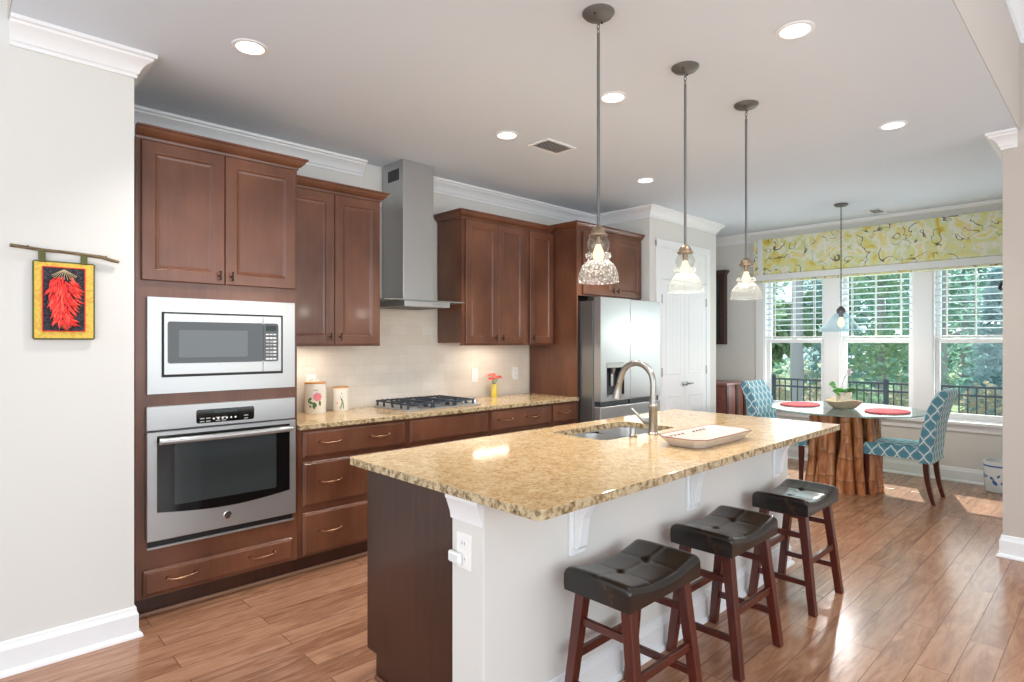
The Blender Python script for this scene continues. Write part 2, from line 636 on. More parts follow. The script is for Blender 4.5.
    def prism(s, pts, axis, a0, a1, m=0):
        def mk(p, a):
            return {'x': (a, p[0], p[1]), 'y': (p[0], a, p[1]), 'z': (p[0], p[1], a)}[axis]
        A = [s.v(mk(p, a0)) for p in pts]
        B = [s.v(mk(p, a1)) for p in pts]
        k = len(pts)
        for i in range(k):
            s.f([A[i], A[(i + 1) % k], B[(i + 1) % k], B[i]], m)
        s.f(list(reversed(A)), m)
        s.f(B, m)
        return s

    def grid(s, fn, nu, nv, m=0, closed_u=False):
        V = [[s.v(fn(i / nu, j / nv)) for j in range(nv + 1)] for i in range(nu + (0 if closed_u else 1))]
        L = len(V)
        for i in range(nu):
            for j in range(nv):
                s.f([V[i][j], V[(i + 1) % L][j], V[(i + 1) % L][j + 1], V[i][j + 1]], m)
        return V

    def ball(s, c, r, n=12, m=0, sc=(1, 1, 1)):
        k = max(4, n // 2)
        prof = [(math.sin(PI * i / k), -math.cos(PI * i / k)) for i in range(k + 1)]
        prof[0] = (0, -1)
        prof[-1] = (0, 1)
        st = len(s.bm.verts)
        s.lathe(prof, (0, 0, 0), n, m, False)
        s.bm.verts.ensure_lookup_table()
        for vv in s.bm.verts[st:]:
            vv.co = Vector((vv.co.x * r * sc[0] + c[0], vv.co.y * r * sc[1] + c[1], vv.co.z * r * sc[2] + c[2]))
        return s

    def holed_slab(s, outer, inner, z0, z1, m=0, m_edge=0):
        """flat slab with one hole"""
        loops = []
        for pts in (outer, inner):
            loops.append([s.v((p[0], p[1], z1)) for p in pts])
        ed = []
        for L in loops:
            for i in range(len(L)):
                ed.append(s.bm.edges.new((L[i], L[(i + 1) % len(L)])))
        r = bmesh.ops.triangle_fill(s.bm, use_beauty=True, use_dissolve=False, edges=ed)
        top = [g for g in r['geom'] if isinstance(g, bmesh.types.BMFace)]
        low = {}
        for L in loops:
            for vv in L:
                low[vv] = s.v((vv.co.x, vv.co.y, z0))
        for fc in top:
            if fc.normal.z < 0:
                fc.normal_flip()
            fc.material_index = m
            s.f([low[q] for q in reversed(fc.verts)], m)
        for L in loops:
            for i in range(len(L)):
                a, b = L[i], L[(i + 1) % len(L)]
                s.f([a, b, low[b], low[a]], m_edge)
        return s

    def build(s, name, mats, parent=None, bevel=0.0, seg=2, smooth=None, local=False, fixn=True):
        if fixn:
            bmesh.ops.recalc_face_normals(s.bm, faces=s.bm.faces)
        uvl = s.bm.loops.layers.uv.new('uv')
        for fc in s.bm.faces:
            n = fc.normal
            ax = max(range(3), key=lambda i: abs(n[i]))
            for lp in fc.loops:
                c = lp.vert.co
                lp[uvl].uv = (c.y, c.z) if ax == 0 else ((c.x, c.z) if ax == 1 else (c.x, c.y))
        if parent is not None and not local:
            off = world_of(parent)
            for vv in s.bm.verts:
                vv.co -= off
        me = bpy.data.meshes.new(name)
        s.bm.to_mesh(me)
        s.bm.free()
        if isinstance(mats, str):
            mats = [mats]
        for q in mats:
            me.materials.append(M[q])
        if smooth is not None:
            for p in me.polygons:
                p.use_smooth = True
            me.set_sharp_from_angle(angle=math.radians(smooth))
        o = bpy.data.objects.new(name, me)
        sc.collection.objects.link(o)
        if parent is not None:
            o.parent = parent
        if bevel:
            bv = o.modifiers.new('bevel', 'BEVEL')
            bv.width = bevel
            bv.segments = seg
            bv.limit_method = 'ANGLE'
            bv.angle_limit = math.radians(40)
        return o


def world_of(o):
    v = Vector((0, 0, 0))
    while o is not None:
        v += Vector(o.location)
        o = o.parent
    return v


def tag(o, label=None, cat=None, group=None, kind=None):
    if label:
        o['label'] = label
    if cat:
        o['category'] = cat
    if group:
        o['group'] = group
    if kind:
        o['kind'] = kind
    return o


def thing(name, loc, label, cat, group=None, rz=0.0):
    o = bpy.data.objects.new(name, None)
    sc.collection.objects.link(o)
    o.location = loc
    o.rotation_euler = (0, 0, rz)
    o.empty_display_size = 0.05
    return tag(o, label, cat, group)


def kids(o):
    return [c for c in sc.objects if c.parent == o]


def copy_tree(o, loc=None, rz=None, label=None, parent=None):
    c = o.copy()
    sc.collection.objects.link(c)
    if parent is not None:
        c.parent = parent
    for ch in kids(o):
        copy_tree(ch, parent=c)
    if loc is not None:
        c.location = loc
    if rz is not None:
        c.rotation_euler = (0, 0, rz)
    if label:
        c['label'] = label
    return c


def struct(mb, name, mats, label, cat, bevel=0.0, smooth=None):
    return tag(mb.build(name, mats, bevel=bevel, smooth=smooth), label, cat, kind='structure')


def rrect(x0, x1, y0, y1, r, n=5):
    P = []
    for cx_, cy_, a0 in ((x1 - r, y0 + r, -PI / 2), (x1 - r, y1 - r, 0), (x0 + r, y1 - r, PI / 2), (x0 + r, y0 + r, PI)):
        for i in range(n + 1):
            a = a0 + PI / 2 * i / n
            P.append((cx_ + r * math.cos(a), cy_ + r * math.sin(a)))
    return P


# ================================================================== THE SETTING
CH = 2.745       # kitchen ceiling
LH = 3.40        # living room ceiling
WX = 7.29        # window wall
BY = 4.0         # back wall of the kitchen

struct(MB().box(-3.5, 7.45, -4.5, 4.12, -0.12, 0.0), 'floor', 'floor', 'long oak hardwood planks over the whole kitchen and dining floor', 'floor')
struct(MB().box(0.19, 7.45, 0.48, 4.12, CH, CH + 0.1), 'ceiling', 'ceiling', 'flat white kitchen ceiling with recessed downlights', 'ceiling')
struct(MB().box(-3.5, 5.2, -4.5, 3.37, LH, LH + 0.1), 'ceiling', 'ceiling', 'higher white living room ceiling above the camera', 'ceiling')
# drop from the higher living room ceiling to the kitchen ceiling
mb = MB()
mb.box(0.1865, 0.1895, 0.4765, 3.2495, CH, LH)
mb.box(0.1895, 4.949, 0.4765, 0.4795, CH, LH)
struct(mb, 'wall_header', 'wall_taupe', 'taupe drop wall between the kitchen ceiling and the higher ceiling', 'wall')
struct(MB().box(-3.5, 0.642, 3.25, 4.1, 0, LH), 'wall_left', 'wall', 'off-white wall with the chili wall hanging left of the ovens', 'wall')
struct(MB().box(0.642, 7.29, BY, BY + 0.12, 0, CH), 'wall_back', 'wall', 'off-white wall behind the cabinets and hood', 'wall')
struct(MB().box(5.07, 6.444, 3.30, BY, 0, CH), 'wall_pantry', 'wall', 'off-white pantry wall block right of the fridge', 'wall')
# right hand wall: living room face and dining room side
mb = MB()
mb.box(4.95, 5.10, -4.5, 0.559, 0, CH)
mb.box(4.95, 5.10, -4.5, 0.559, CH, LH)
mb.box(5.10, 7.29, 0.44, 0.559, 0, CH)
struct(mb, 'wall_right', 'wall_taupe', 'taupe wall corner at the right edge beside the dining area', 'wall')
# living room walls behind the camera, with wide openings added to let light in
mb = MB()
mb.box(-3.62, -3.5, -4.5, 3.25, 0, 0.3)
mb.box(-3.62, -3.5, -4.5, 3.25, 3.1, LH)
mb.box(-3.62, -3.5, -4.5, -4.2, 0.3, 3.1)
mb.box(-3.62, -3.5, 3.0, 3.25, 0.3, 3.1)
struct(mb, 'wall_living', 'wall', 'off-white living room wall with a wide opening added for light', 'wall')
mb = MB()
mb.box(-3.62, 5.1, -4.62, -4.5, 0, 0.3)
mb.box(-3.62, 5.1, -4.62, -4.5, 3.1, LH)
mb.box(-3.62, -3.3, -4.62, -4.5, 0.3, 3.1)
mb.box(4.7, 5.1, -4.62, -4.5, 0.3, 3.1)
struct(mb, 'wall_rear', 'wall', 'off-white rear living room wall with a wide opening added for light', 'wall')

# window wall
OPEN = [(2.41, 3.10), (1.545, 2.245), (0.68, 1.378)]
WZ0, WZ1 = 0.60, 2.30
mb = MB()
T = 0.15
mb.box(WX, WX + T, 0.44, 4.12, 0, WZ0)
mb.box(WX, WX + T, 0.44, 4.12, WZ1, CH)
ys = [0.44] + [q for a, b in reversed(OPEN) for q in (a, b)] + [4.12]
for i in range(0, len(ys), 2):
    mb.box(WX, WX + T, ys[i], ys[i + 1], WZ0, WZ1)
struct(mb, 'wall_windows', 'wall', 'off-white dining wall around the three windows', 'wall')

# backsplash
struct(MB().box(1.50, 4.06, BY - 0.008, BY, 0.90, 1.80), 'wall_backsplash', 'splash', 'cream stone subway tile backsplash above the back counter', 'backsplash')

# crown moulding
CR = [(0, -0.108), (0.010, -0.108), (0.010, -0.092), (0.018, -0.087), (0.025, -0.068), (0.042, -0.045), (0.064, -0.030), (0.068, -0.020), (0.080, -0.016), (0.080, 0.0), (0, 0)]
runs = [
    ((0.192, 3.25), (0.642, 3.25), (0, -1), 0, 1, 'white crown moulding at the top of the left wall'),
    ((0.642, 3.25), (0.642, 4.0), (1, 0), 1, -1, None),
    ((0.642, 4.0), (2.27, 4.0), (0, -1), -1, 0, 'white crown moulding left of the hood'),
    ((2.85, 4.0), (5.07, 4.0), (0, -1), 0, -1, 'white crown moulding right of the hood'),
    ((5.07, 4.0), (5.07, 3.30), (-1, 0), -1, 1, 'white crown moulding on the pantry side above the fridge cabinet'),
    ((5.07, 3.30), (6.444, 3.30), (0, -1), 1, 1, 'white crown moulding above the pantry door'),
    ((6.444, 3.30), (6.444, 4.0), (1, 0), 1, -1, None),
    ((6.444, 4.0), (7.29, 4.0), (0, -1), -1, -1, None),
    ((7.29, 4.0), (7.29, 0.559), (-1, 0), -1, -1, 'white crown moulding above the window shade'),
    ((7.29, 0.559), (4.95, 0.559), (0, 1), -1, 1, 'white crown moulding end at the right wall corner'),
    ((4.95, 0.559), (4.95, 0.485), (-1, 0), 1, 0, None),
]
n = 0
pend = None
for a, b, nr, m0, m1, lab in runs:
    if lab is None and pend is None:
        lab = 'white crown moulding return'
    n += 1
    mb = MB()
    mb.sweep(CR, (a[0], a[1], CH), (b[0], b[1], CH), (nr[0], nr[1], 0), m0, m1)
    labs = {2: 'white crown moulding on the niche side of the left wall', 7: 'white crown moulding on the far pantry side',
            8: 'white crown moulding in the sideboard nook', 11: 'short white crown return on the right wall corner'}
    struct(mb, 'trim_%d' % n, 'trim', labs.get(n, lab), 'crown moulding', smooth=30)
# living room crown
mb = MB()
mb.sweep(CR, (4.95, 0.4765, LH), (0.19, 0.4765, LH), (0, -1, 0), -1, -1)
mb.sweep(CR, (4.95, 0.4765, LH), (4.95, -4.5, LH), (-1, 0, 0), -1, -1)
struct(mb, 'trim_12', 'trim', 'white crown moulding high at the upper right edge', 'crown moulding', smooth=30)

# baseboards
BB = [(0, 0), (0.032, 0), (0.030, 0.012), (0.022, 0.02), (0.016, 0.022), (0.016, 0.105), (0.010, 0.115), (0.008, 0.135), (0, 0.14)]


def baseboard(name, lab, segs):
    mb = MB()
    for a, b, nr, m0, m1 in segs:
        mb.sweep(BB, (a[0], a[1], 0), (b[0], b[1], 0), (nr[0], nr[1], 0), m0, m1)
    struct(mb, name, 'trim', lab, 'baseboard', smooth=30)


baseboard('baseboard_left', 'white baseboard below the chili wall hanging', [((-3.5, 3.25), (0.642, 3.25), (0, -1), 0, 1), ((0.642, 3.25), (0.642, 3.42), (1, 0), 1, 0)])
baseboard('baseboard_windows', 'white baseboard below the three windows', [((7.29, 4.0), (7.29, 0.559), (-1, 0), -1, -1), ((6.444, 4.0), (7.29, 4.0), (0, -1), -1, -1)])
baseboard('baseboard_right', 'white baseboard around the right wall corner', [((7.29, 0.559), (4.95, 0.559), (0, 1), -1, 1), ((4.95, 0.559), (4.95, -4.5), (-1, 0), 1, 0)])
baseboard('baseboard_pantry', 'white baseboard beside the pantry door', [((6.28, 3.30), (6.444, 3.30), (0, -1), 0, 1), ((6.444, 3.30), (6.444, 4.0), (1, 0), 1, -1)])

# ------------------------------------------------------------------ windows
wl = ['left dining window nearest the pantry', 'middle dining window behind the glass table', 'right dining window next to the wall corner']
for i, (a, b) in enumerate(OPEN):
    x0 = WX + 0.055
    mb = MB()
    # jamb liner
    mb.box(WX - 0.002, x0 + 0.07, a, a + 0.012, WZ0, WZ1)
    mb.box(WX - 0.002, x0 + 0.07, b - 0.012, b, WZ0, WZ1)
    mb.box(WX - 0.002, x0 + 0.07, a, b, WZ1 - 0.012, WZ1)
    mb.box(WX - 0.002, x0 + 0.07, a, b, WZ0, WZ0 + 0.012)
    win = struct(mb, 'window_%d' % (i + 1), 'trim', 'white double hung ' + wl[i], 'window', bevel=0.002)
    A, B = a + 0.012, b - 0.012
    # lower sash (inner track) and upper sash (outer track)
    for nm, xs, z0, z1 in (('lower_sash', x0, WZ0 + 0.012, 1.425), ('upper_sash', x0 + 0.034, 1.385, WZ1 - 0.012)):
        mb = MB()
        st = 0.042
        rb = 0.06 if nm == 'lower_sash' else 0.045
        mb.box(xs, xs + 0.032, A, A + st, z0, z1)
        mb.box(xs, xs + 0.032, B - st, B, z0, z1)
        mb.box(xs, xs + 0.032, A + st, B - st, z0, z0 + rb)
        mb.box(xs, xs + 0.032, A + st, B - st, z1 - 0.045, z1)
        s_ = mb.build(nm, 'trim', win, bevel=0.003)
        MB().box(xs + 0.013, xs + 0.018, A + st, B - st, z0 + rb, z1 - 0.045).build('pane', 'pane', s_)
    if True:
        mb = MB()
        mb.box(x0 - 0.012, x0, (a + b) / 2 - 0.03, (a + b) / 2 + 0.03, 1.415, 1.43)
        mb.build('sash_lock', 'white', win, bevel=0.002)
# casing, sill and apron run across the three windows
mb = MB()
mb.box(WX - 0.018, WX, 3.10, 3.20, WZ0, WZ1 + 0.02)
mb.box(WX - 0.018, WX, 2.245, 2.41, WZ0, WZ1 + 0.02)
mb.box(WX - 0.018, WX, 1.378, 1.545, WZ0, WZ1 + 0.02)
mb.box(WX - 0.018, WX, 0.58, 0.68, WZ0, WZ1 + 0.02)
mb.box(WX - 0.018, WX, 0.58, 3.20, WZ1, WZ1 + 0.1)
mb.box(WX - 0.018, WX, 0.60, 3.18, WZ0 - 0.10, WZ0 - 0.03)
struct(mb, 'trim_13', 'trim', 'white casing boards around the three dining windows', 'window casing', bevel=0.003)
mb = MB()
mb.box(WX - 0.055, WX + 0.05, 0.565, 3.22, WZ0 - 0.03, WZ0)
struct(mb, 'trim_14', 'trim', 'white window sill running below the three windows', 'window sill', bevel=0.004)

# ------------------------------------------------------------------ pantry double door
PY = 3.30
mb = MB()
mb.box(5.17, 5.26, PY - 0.02, PY, 0, 2.42)
mb.box(6.184, 6.274, PY - 0.02, PY, 0, 2.42)
mb.box(5.17, 6.274, PY - 0.022, PY, 2.36, 2.44)
mb.box(5.26, 6.184, PY - 0.010, PY, 2.04, 2.36)
struct(mb, 'trim_15', 'trim', 'white casing and header around the pantry double door', 'door casing', bevel=0.004)
door = None
mb = MB()
mb.box(5.262, 6.182, PY - 0.004, PY - 0.001, 0.005, 2.035)
door = struct(mb, 'door_1', 'trim', 'white beadboard pantry double door right of the fridge', 'door')
for k, (x0, x1) in enumerate(((5.266, 5.720), (5.724, 6.178))):
    mb = MB()
    y0 = PY - 0.016
    mb.box(x0, x1, y0, PY - 0.004, 0.008, 2.03)
    leaf = mb.build('door_leaf', 'trim', door, bevel=0.002)
    for z0, z1 in ((0.15, 0.83), (1.05, 1.90)):
        mb = MB()
        # frame moulding round a recessed beadboard panel
        mb.nested(x0 + 0.075, x1 - 0.075, z0, z1, [(0, y0 + 0.001), (0.004, y0 - 0.004), (0.014, y0 - 0.004), (0.022, y0 - 0.0003), (0.024, y0 - 0.0003)])
        bx = x0 + 0.10
        while bx < x1 - 0.10:
            mb.box(bx, min(bx + 0.050, x1 - 0.098), y0 - 0.0018, y0 + 0.001, z0 + 0.026, z1 - 0.026)
            bx += 0.0525
        mb.build('beadboard_panel', 'trim', leaf, bevel=0.0015)
    kx = 5.69 if k == 0 else 5.755
    mb = MB()
    mb.lathe([(0.026, 0), (0.026, 0.006), (0.010, 0.010), (0.009, 0.04)], (kx, y0, 0.945), 14, axis='y')
    dx = -0.075 if k == 0 else 0.075
    mb.tube([(kx, y0 - 0.042, 0.945), (kx + dx * 0.5, y0 - 0.045, 0.950), (kx + dx, y0 - 0.04, 0.945)], [0.009, 0.008, 0.006], 8)
    mb.build('lever_handle', 'nickel', leaf, smooth=40)
    hx = 5.264 if k == 0 else 6.180
    for hz in (0.25, 1.08, 1.83):
        mb = MB()
        mb.tube([(hx, y0 - 0.004, hz - 0.045), (hx, y0 - 0.004, hz + 0.045)], 0.007, 8)
        mb.build('hinge', 'nickel', leaf, smooth=40)


# ================================================================== CABINETRY (fronts face -Y)
FY = 3.40        # face frame of the tall and base cabinets
DOORP = lambda y, fw: [(0, y + 0.02), (0, y + 0.003), (0.003, y), (fw - 0.004, y), (fw + 0.004, y + 0.007), (fw + 0.016, y + 0.009), (fw + 0.026, y + 0.009)]
SLABP = lambda y: [(0, y + 0.02), (0, y + 0.010), (0.006, y + 0.005), (0.010, y + 0.004), (0.016, y), (0.022, y)]


def knob(x, y, z, parent):
    mb = MB()
    mb.tube([(x, y, z), (x, y - 0.022, z)], 0.005, 8)
    mb.tube([(x, y - 0.025, z - 0.024), (x, y - 0.026, z - 0.012), (x, y - 0.026, z + 0.012), (x, y - 0.025, z + 0.024)], [0.0075, 0.0045, 0.0045, 0.0075], 8)
    return mb.build('knob', 'bronze', parent, smooth=50)


def pull(x, y, z, parent, wdt=0.14):
    mb = MB()
    h = wdt / 2
    pts, rs = [], []
    for i in range(13):
        s_ = -1 + 2 * i / 12
        pts.append((x + s_ * h * 0.97, y - 0.028 - 0.004 * math.cos(s_ * PI / 2), z - 0.006 * (1 - s_ ** 2) + 0.006 * abs(s_) ** 6))
        rs.append(0.0038 + 0.0035 * max(0, 1 - (s_ / 0.4) ** 2))
    mb.tube(pts, rs, 8)
    for s_ in (-1, 1):
        mb.tube([(x + s_ * h * 0.95, y, z + 0.004), (x + s_ * h * 0.95, y - 0.029, z + 0.004)], [0.008, 0.0048], 8)
    return mb.build('handle', 'gold', parent, smooth=50)


def shaker(x0, x1, z0, z1, y, parent, kx=None, kz=None, fw=0.062, name='door'):
    d = MB().nested(x0, x1, z0, z1, DOORP(y, fw)).build(name, 'cherry', parent, bevel=0.0015)
    if kx is not None:
        knob(kx, y, kz, d)
    return d


def drawer(x0, x1, z0, z1, y, parent, pulls=()):
    d = MB().nested(x0, x1, z0, z1, SLABP(y)).build('drawer', 'cherry', parent, bevel=0.001)
    for p in pulls:
        pull(p, y, (z0 + z1) / 2 + 0.008, d)
    return d


CROWNW = [(0, 0), (0.006, 0), (0.008, 0.012), (0.02, 0.018), (0.036, 0.036), (0.042, 0.05), (0.05, 0.052), (0.05, 0.062), (0, 0.062)]


def wood_crown(name, parent, segs, z):
    mb = MB()
    for a, b, nr, m0, m1 in segs:
        mb.sweep(CROWNW, (a[0], a[1], z), (b[0], b[1], z), (nr[0], nr[1], 0), m0, m1)
    return mb.build(name, 'cherry', parent, smooth=25)


# ---- tall oven cabinet
X0, X1 = 0.676, 1.498
tc = thing('tall_oven_cabinet', (1.087, 3.7, 0), 'tall cherry oven cabinet beside the off-white wall holding oven and microwave', 'cabinet')
mb = MB()
mb.box(X0, X0 + 0.018, FY + 0.02, 3.995, 0.105, 2.405)
mb.box(X1 - 0.018, X1, FY + 0.02, 3.995, 0.105, 2.405)
mb.box(X0 + 0.018, X1 - 0.018, 3.98, 3.995, 0.105, 2.405)
for z in (0.325, 1.095, 1.64, 2.387):
    mb.box(X0 + 0.018, X1 - 0.018, FY + 0.02, 3.98, z, z + 0.018)
mb.build('carcass', 'cherry', tc)
mb = MB()
mb.box(X0, 0.738, FY, FY + 0.02, 0.105, 2.41)
mb.box(1.462, X1, FY, FY + 0.02, 0.105, 2.41)
mb.box(0.738, 1.462, FY, FY + 0.02, 0.105, 0.372)
mb.box(0.738, 1.462, FY, FY + 0.02, 1.055, 1.145)
mb.box(0.738, 1.462, FY, FY + 0.02, 1.60, 2.41)
mb.build('face_frame', 'cherry', tc)
shaker(0.700, 1.089, 1.700, 2.398, FY - 0.021, tc, 1.06, 1.745)
shaker(1.093, 1.482, 1.700, 2.398, FY - 0.021, tc, 1.122, 1.745)
drawer(0.705, 1.468, 0.118, 0.247, FY - 0.021, tc, (0.875, 1.285))
MB().box(X0, X1, FY + 0.055, FY + 0.07, 0, 0.105).build('toe_kick', 'cherry_dark', tc)
wood_crown('crown_moulding', tc, [((X0 - 0.0, FY), (X1, FY), (0, -1), 0, 1), ((X1, FY), (X1, 3.995), (1, 0), 1, 0)], 2.405)

# ---- built-in microwave
mw = thing('microwave', (1.1, 3.6, 1.13), 'stainless built-in microwave with wide trim frame above the wall oven', 'microwave')
mb = MB()
y0, y1 = 3.378, 3.399
ox0, ox1, oz0, oz1 = 0.724, 1.476, 1.128, 1.617
ix0, ix1, iz0, iz1 = 0.786, 1.405, 1.210, 1.543
mb.box(ox0, ox1, y0, y1, iz1, oz1)
mb.box(ox0, ox1, y0, y1, oz0, iz0)
mb.box(ox0, ix0, y0, y1, iz0, iz1)
mb.box(ix1, ox1, y0, y1, iz0, iz1)
mb.build('trim_frame', 'steel', mw)
MB().box(ix0 + 0.001, ix1 - 0.001, 3.396, 3.76, iz0 + 0.001, iz1 - 0.001).build('body', 'blackplastic', mw)
dx0, dx1, dz0, dz1 = ix0 + 0.010, ix1 - 0.010, iz0 + 0.012, iz1 - 0.008
d = MB().box(dx0, 1.290, 3.372, 3.395, dz0, dz1).build('door', 'steel', mw, bevel=0.003)
MB().prism(rrect(0.812, 1.290, 1.280, 1.495, 0.012), 'y', 3.3705, 3.374).build('window', 'blackgloss', d, smooth=30)
MB().prism(rrect(0.862, 1.205, 1.310, 1.452, 0.008), 'y', 3.3695, 3.3712).build('viewing_screen', 'ovenglass', d)
p = MB().box(1.2915, dx1, 3.372, 3.395, dz0, dz1).build('control_panel', 'steel', mw, bevel=0.003)
MB().prism(rrect(1.2915, 1.376, 1.280, 1.495, 0.012), 'y', 3.3705, 3.374).build('keypad', 'blackgloss', p, smooth=30)
MB().box(1.306, 1.364, 3.369, 3.371, 1.452, 1.482).build('display', 'display', p)
for r in range(8):
    for c in range(3):
        x = 1.305 + c * 0.021
        z = 1.436 - r * 0.0195
        MB().box(x, x + 0.0165, 3.3692, 3.371, z - (0.009 if r % 3 else 0.006), z).build('button', 'white' if (r in (0, 1, 7) or c == 2) else 'nickel', p)

# ---- wall oven
ov = thing('wall_oven', (1.1, 3.6, 0.35), 'stainless single wall oven with dark glass door below the microwave', 'oven')
MB().box(0.742, 1.458, 3.396, 3.95, 0.378, 1.05).build('body', 'graydark', ov)
cp = MB().box(0.719, 1.475, 3.372, 3.399, 0.945, 1.066).build('control_panel', 'steel', ov, bevel=0.003)
MB().prism(rrect(0.945, 1.240, 0.962, 1.034, 0.012), 'y', 3.3695, 3.374).build('display', 'blackgloss', cp, smooth=30)
MB().box(1.03, 1.15, 3.3688, 3.370, 1.012, 1.028).build('clock', 'display', cp)
for r in range(2):
    for c in range(5):
        x = (0.962 if c < 2 else 1.04 if c < 4 else 1.185) + (c % 2) * 0.03
        MB().box(x, x + 0.022, 3.3688, 3.370, 0.990 - r * 0.016 - 0.006, 0.990 - r * 0.016).build('button', 'nickel', cp)
for c in range(6):
    x = 1.03 + c * 0.022
    MB().lathe([(0.005, 0), (0.005, 0.002)], (x, 3.3695, 0.982), 10, axis='y').build('button', 'white', cp)
dr = MB().box(0.719, 1.475, 3.362, 3.398, 0.392, 0.937).build('door', 'steel', ov, bevel=0.004)
wpts = [(0.762, 0.918), (0.762, 0.535)] + [(0.762 + 0.676 * i / 12, 0.535 - 0.028 * math.sin(PI * i / 12)) for i in range(1, 12)] + [(1.438, 0.535), (1.438, 0.918)]
wd = MB().prism(wpts, 'y', 3.3605, 3.364).build('window', 'blackgloss', dr)
MB().prism(rrect(0.84, 1.36, 0.56, 0.87, 0.01), 'y', 3.3597, 3.3612).build('viewing_screen', 'ovenglass', dr)
mb = MB()
mb.tube([(0.765 + 0.670 * i / 16, 3.322 - 0.012 * math.sin(PI * i / 16), 0.893) for i in range(17)], 0.0165, 12)
for x in (0.785, 1.415):
    mb.tube([(x, 3.325, 0.893), (x, 3.365, 0.893)], 0.012, 10)
mb.build('handle', 'steel', dr, smooth=50)
mb = MB()
mb.lathe([(0.021, 0), (0.021, 0.003), (0.018, 0.004), (0.017, 0.003)], (1.097, 3.3615, 0.457), 24, axis='y')
bd = mb.build('badge', 'chrome', dr, smooth=40)
mb = MB()
for s_ in (-1, 1):
    mb.tube([(1.097 + s_ * 0.005 + 0.0055 * math.cos(a), 3.3570, 0.457 + 0.007 * math.sin(a)) for a in [0.5 + s_ * 0.3 + k * 0.75 for k in range(8)]], 0.0012, 6)
mb.lathe([(0.0155, 0), (0.0155, 0.0008), (0.0145, 0.0008), (0.0145, 0)], (1.097, 3.3578, 0.457), 24, axis='y', caps=False)
mb.build('monogram', 'graydark', bd)
mb = MB()
mb.box(0.722, 1.472, 3.376, 3.399, 0.349, 0.360)
mb.build('bottom_trim', 'steel', ov, bevel=0.002)
MB().box(0.730, 1.464, 3.386, 3.398, 0.3605, 0.391).build('vent_slot', 'blackplastic', ov)

# ---- base cabinets under the back counter
units = [
    (1.500, 2.268, 'cherry drawer base cabinet with three drawer rows beside the tall oven cabinet'),
    (2.268, 3.015, 'cherry base cabinet with a plain false drawer front under the gas cooktop'),
    (3.015, 3.722, 'cherry base cabinet with a two-pull drawer right of the cooktop'),
    (3.722, 4.058, 'narrow cherry base cabinet with one drawer pull next to the fridge panel'),
]
for i, (a, b, lab) in enumerate(units):
    bc = thing('base_cabinet', ((a + b) / 2, 3.7, 0), lab, 'cabinet', 'base cabinets under the back counter')
    mb = MB()
    mb.box(a + 0.0005, b - 0.0005, FY, 3.985, 0.105, 0.866)
    mb.build('carcass', 'cherry', bc)
    MB().box(a + 0.0005, b - 0.0005, FY + 0.055, FY + 0.065, 0, 0.105).build('toe_kick', 'cherry_dark', bc)
    l, r = a + 0.028, b - 0.018
    if i == 0:
        drawer(l, r, 0.698, 0.856, FY - 0.021, bc, (1.695, 2.035))
        drawer(l, r, 0.408, 0.672, FY - 0.021, bc, (1.695, 2.035))
        drawer(l, r, 0.116, 0.370, FY - 0.021, bc, (1.695, 2.035))
    else:
        l = a + 0.016
        drawer(l, r, 0.698, 0.856, FY - 0.021, bc, {1: (), 2: (3.163, 3.465), 3: (3.868,)}[i])
        if i == 3:
            shaker(l, r, 0.116, 0.672, FY - 0.021, bc, l + 0.035, 0.62, fw=0.055)
        else:
            mid = (l + r) / 2
            shaker(l, mid - 0.002, 0.116, 0.672, FY - 0.021, bc, mid - 0.035, 0.62)
            shaker(mid + 0.002, r, 0.116, 0.672, FY - 0.021, bc, mid + 0.035, 0.62)
mb = MB()
mb.box(X0, 4.058, FY + 0.036, FY + 0.0545, 0, 0.018)
M['shoe'] = base_mat('pale_shoe_wood', '#957059', 0.5)
struct(mb, 'trim_16', 'shoe', 'thin wood shoe moulding along the cabinet toe kicks', 'shoe moulding', bevel=0.006)

# ---- back countertop
ct = MB()
ct.box(1.500, 4.060, 3.368, BY - 0.009, 0.869, 0.900, 0)
ct.bm.faces.ensure_lookup_table()
for fc in ct.bm.faces:
    fc.normal_update()
    if abs(fc.normal.z) < 0.5:
        fc.material_index = 1
tag(ct.build('countertop', ['granite', 'granite_edge'], bevel=0.004), 'golden granite countertop along the backsplash wall', 'countertop')

# ---- wall cabinets
UY = 3.67


def wall_cab(name, x0, x1, lab, doors, crown, glowstrip=None, z0=1.366, z1=2.385):
    c = thing(name, ((x0 + x1) / 2, 3.99, z0), lab, 'cabinet', 'upper wall cabinets')
    mb = MB()
    mb.box(x0, x1, UY, 3.99, z0 + 0.018, z1)
    mb.box(x0, x1, UY, UY + 0.018, z0 - 0.004, z0 + 0.018)
    mb.build('carcass', 'cherry', c)
    for dx0, dx1, kx in doors:
        shaker(dx0, dx1, z0 + 0.008, z1 - 0.012, UY - 0.021, c, kx, z0 + 0.058)
    wood_crown('crown_moulding', c, crown, z1 - 0.003)
    return c


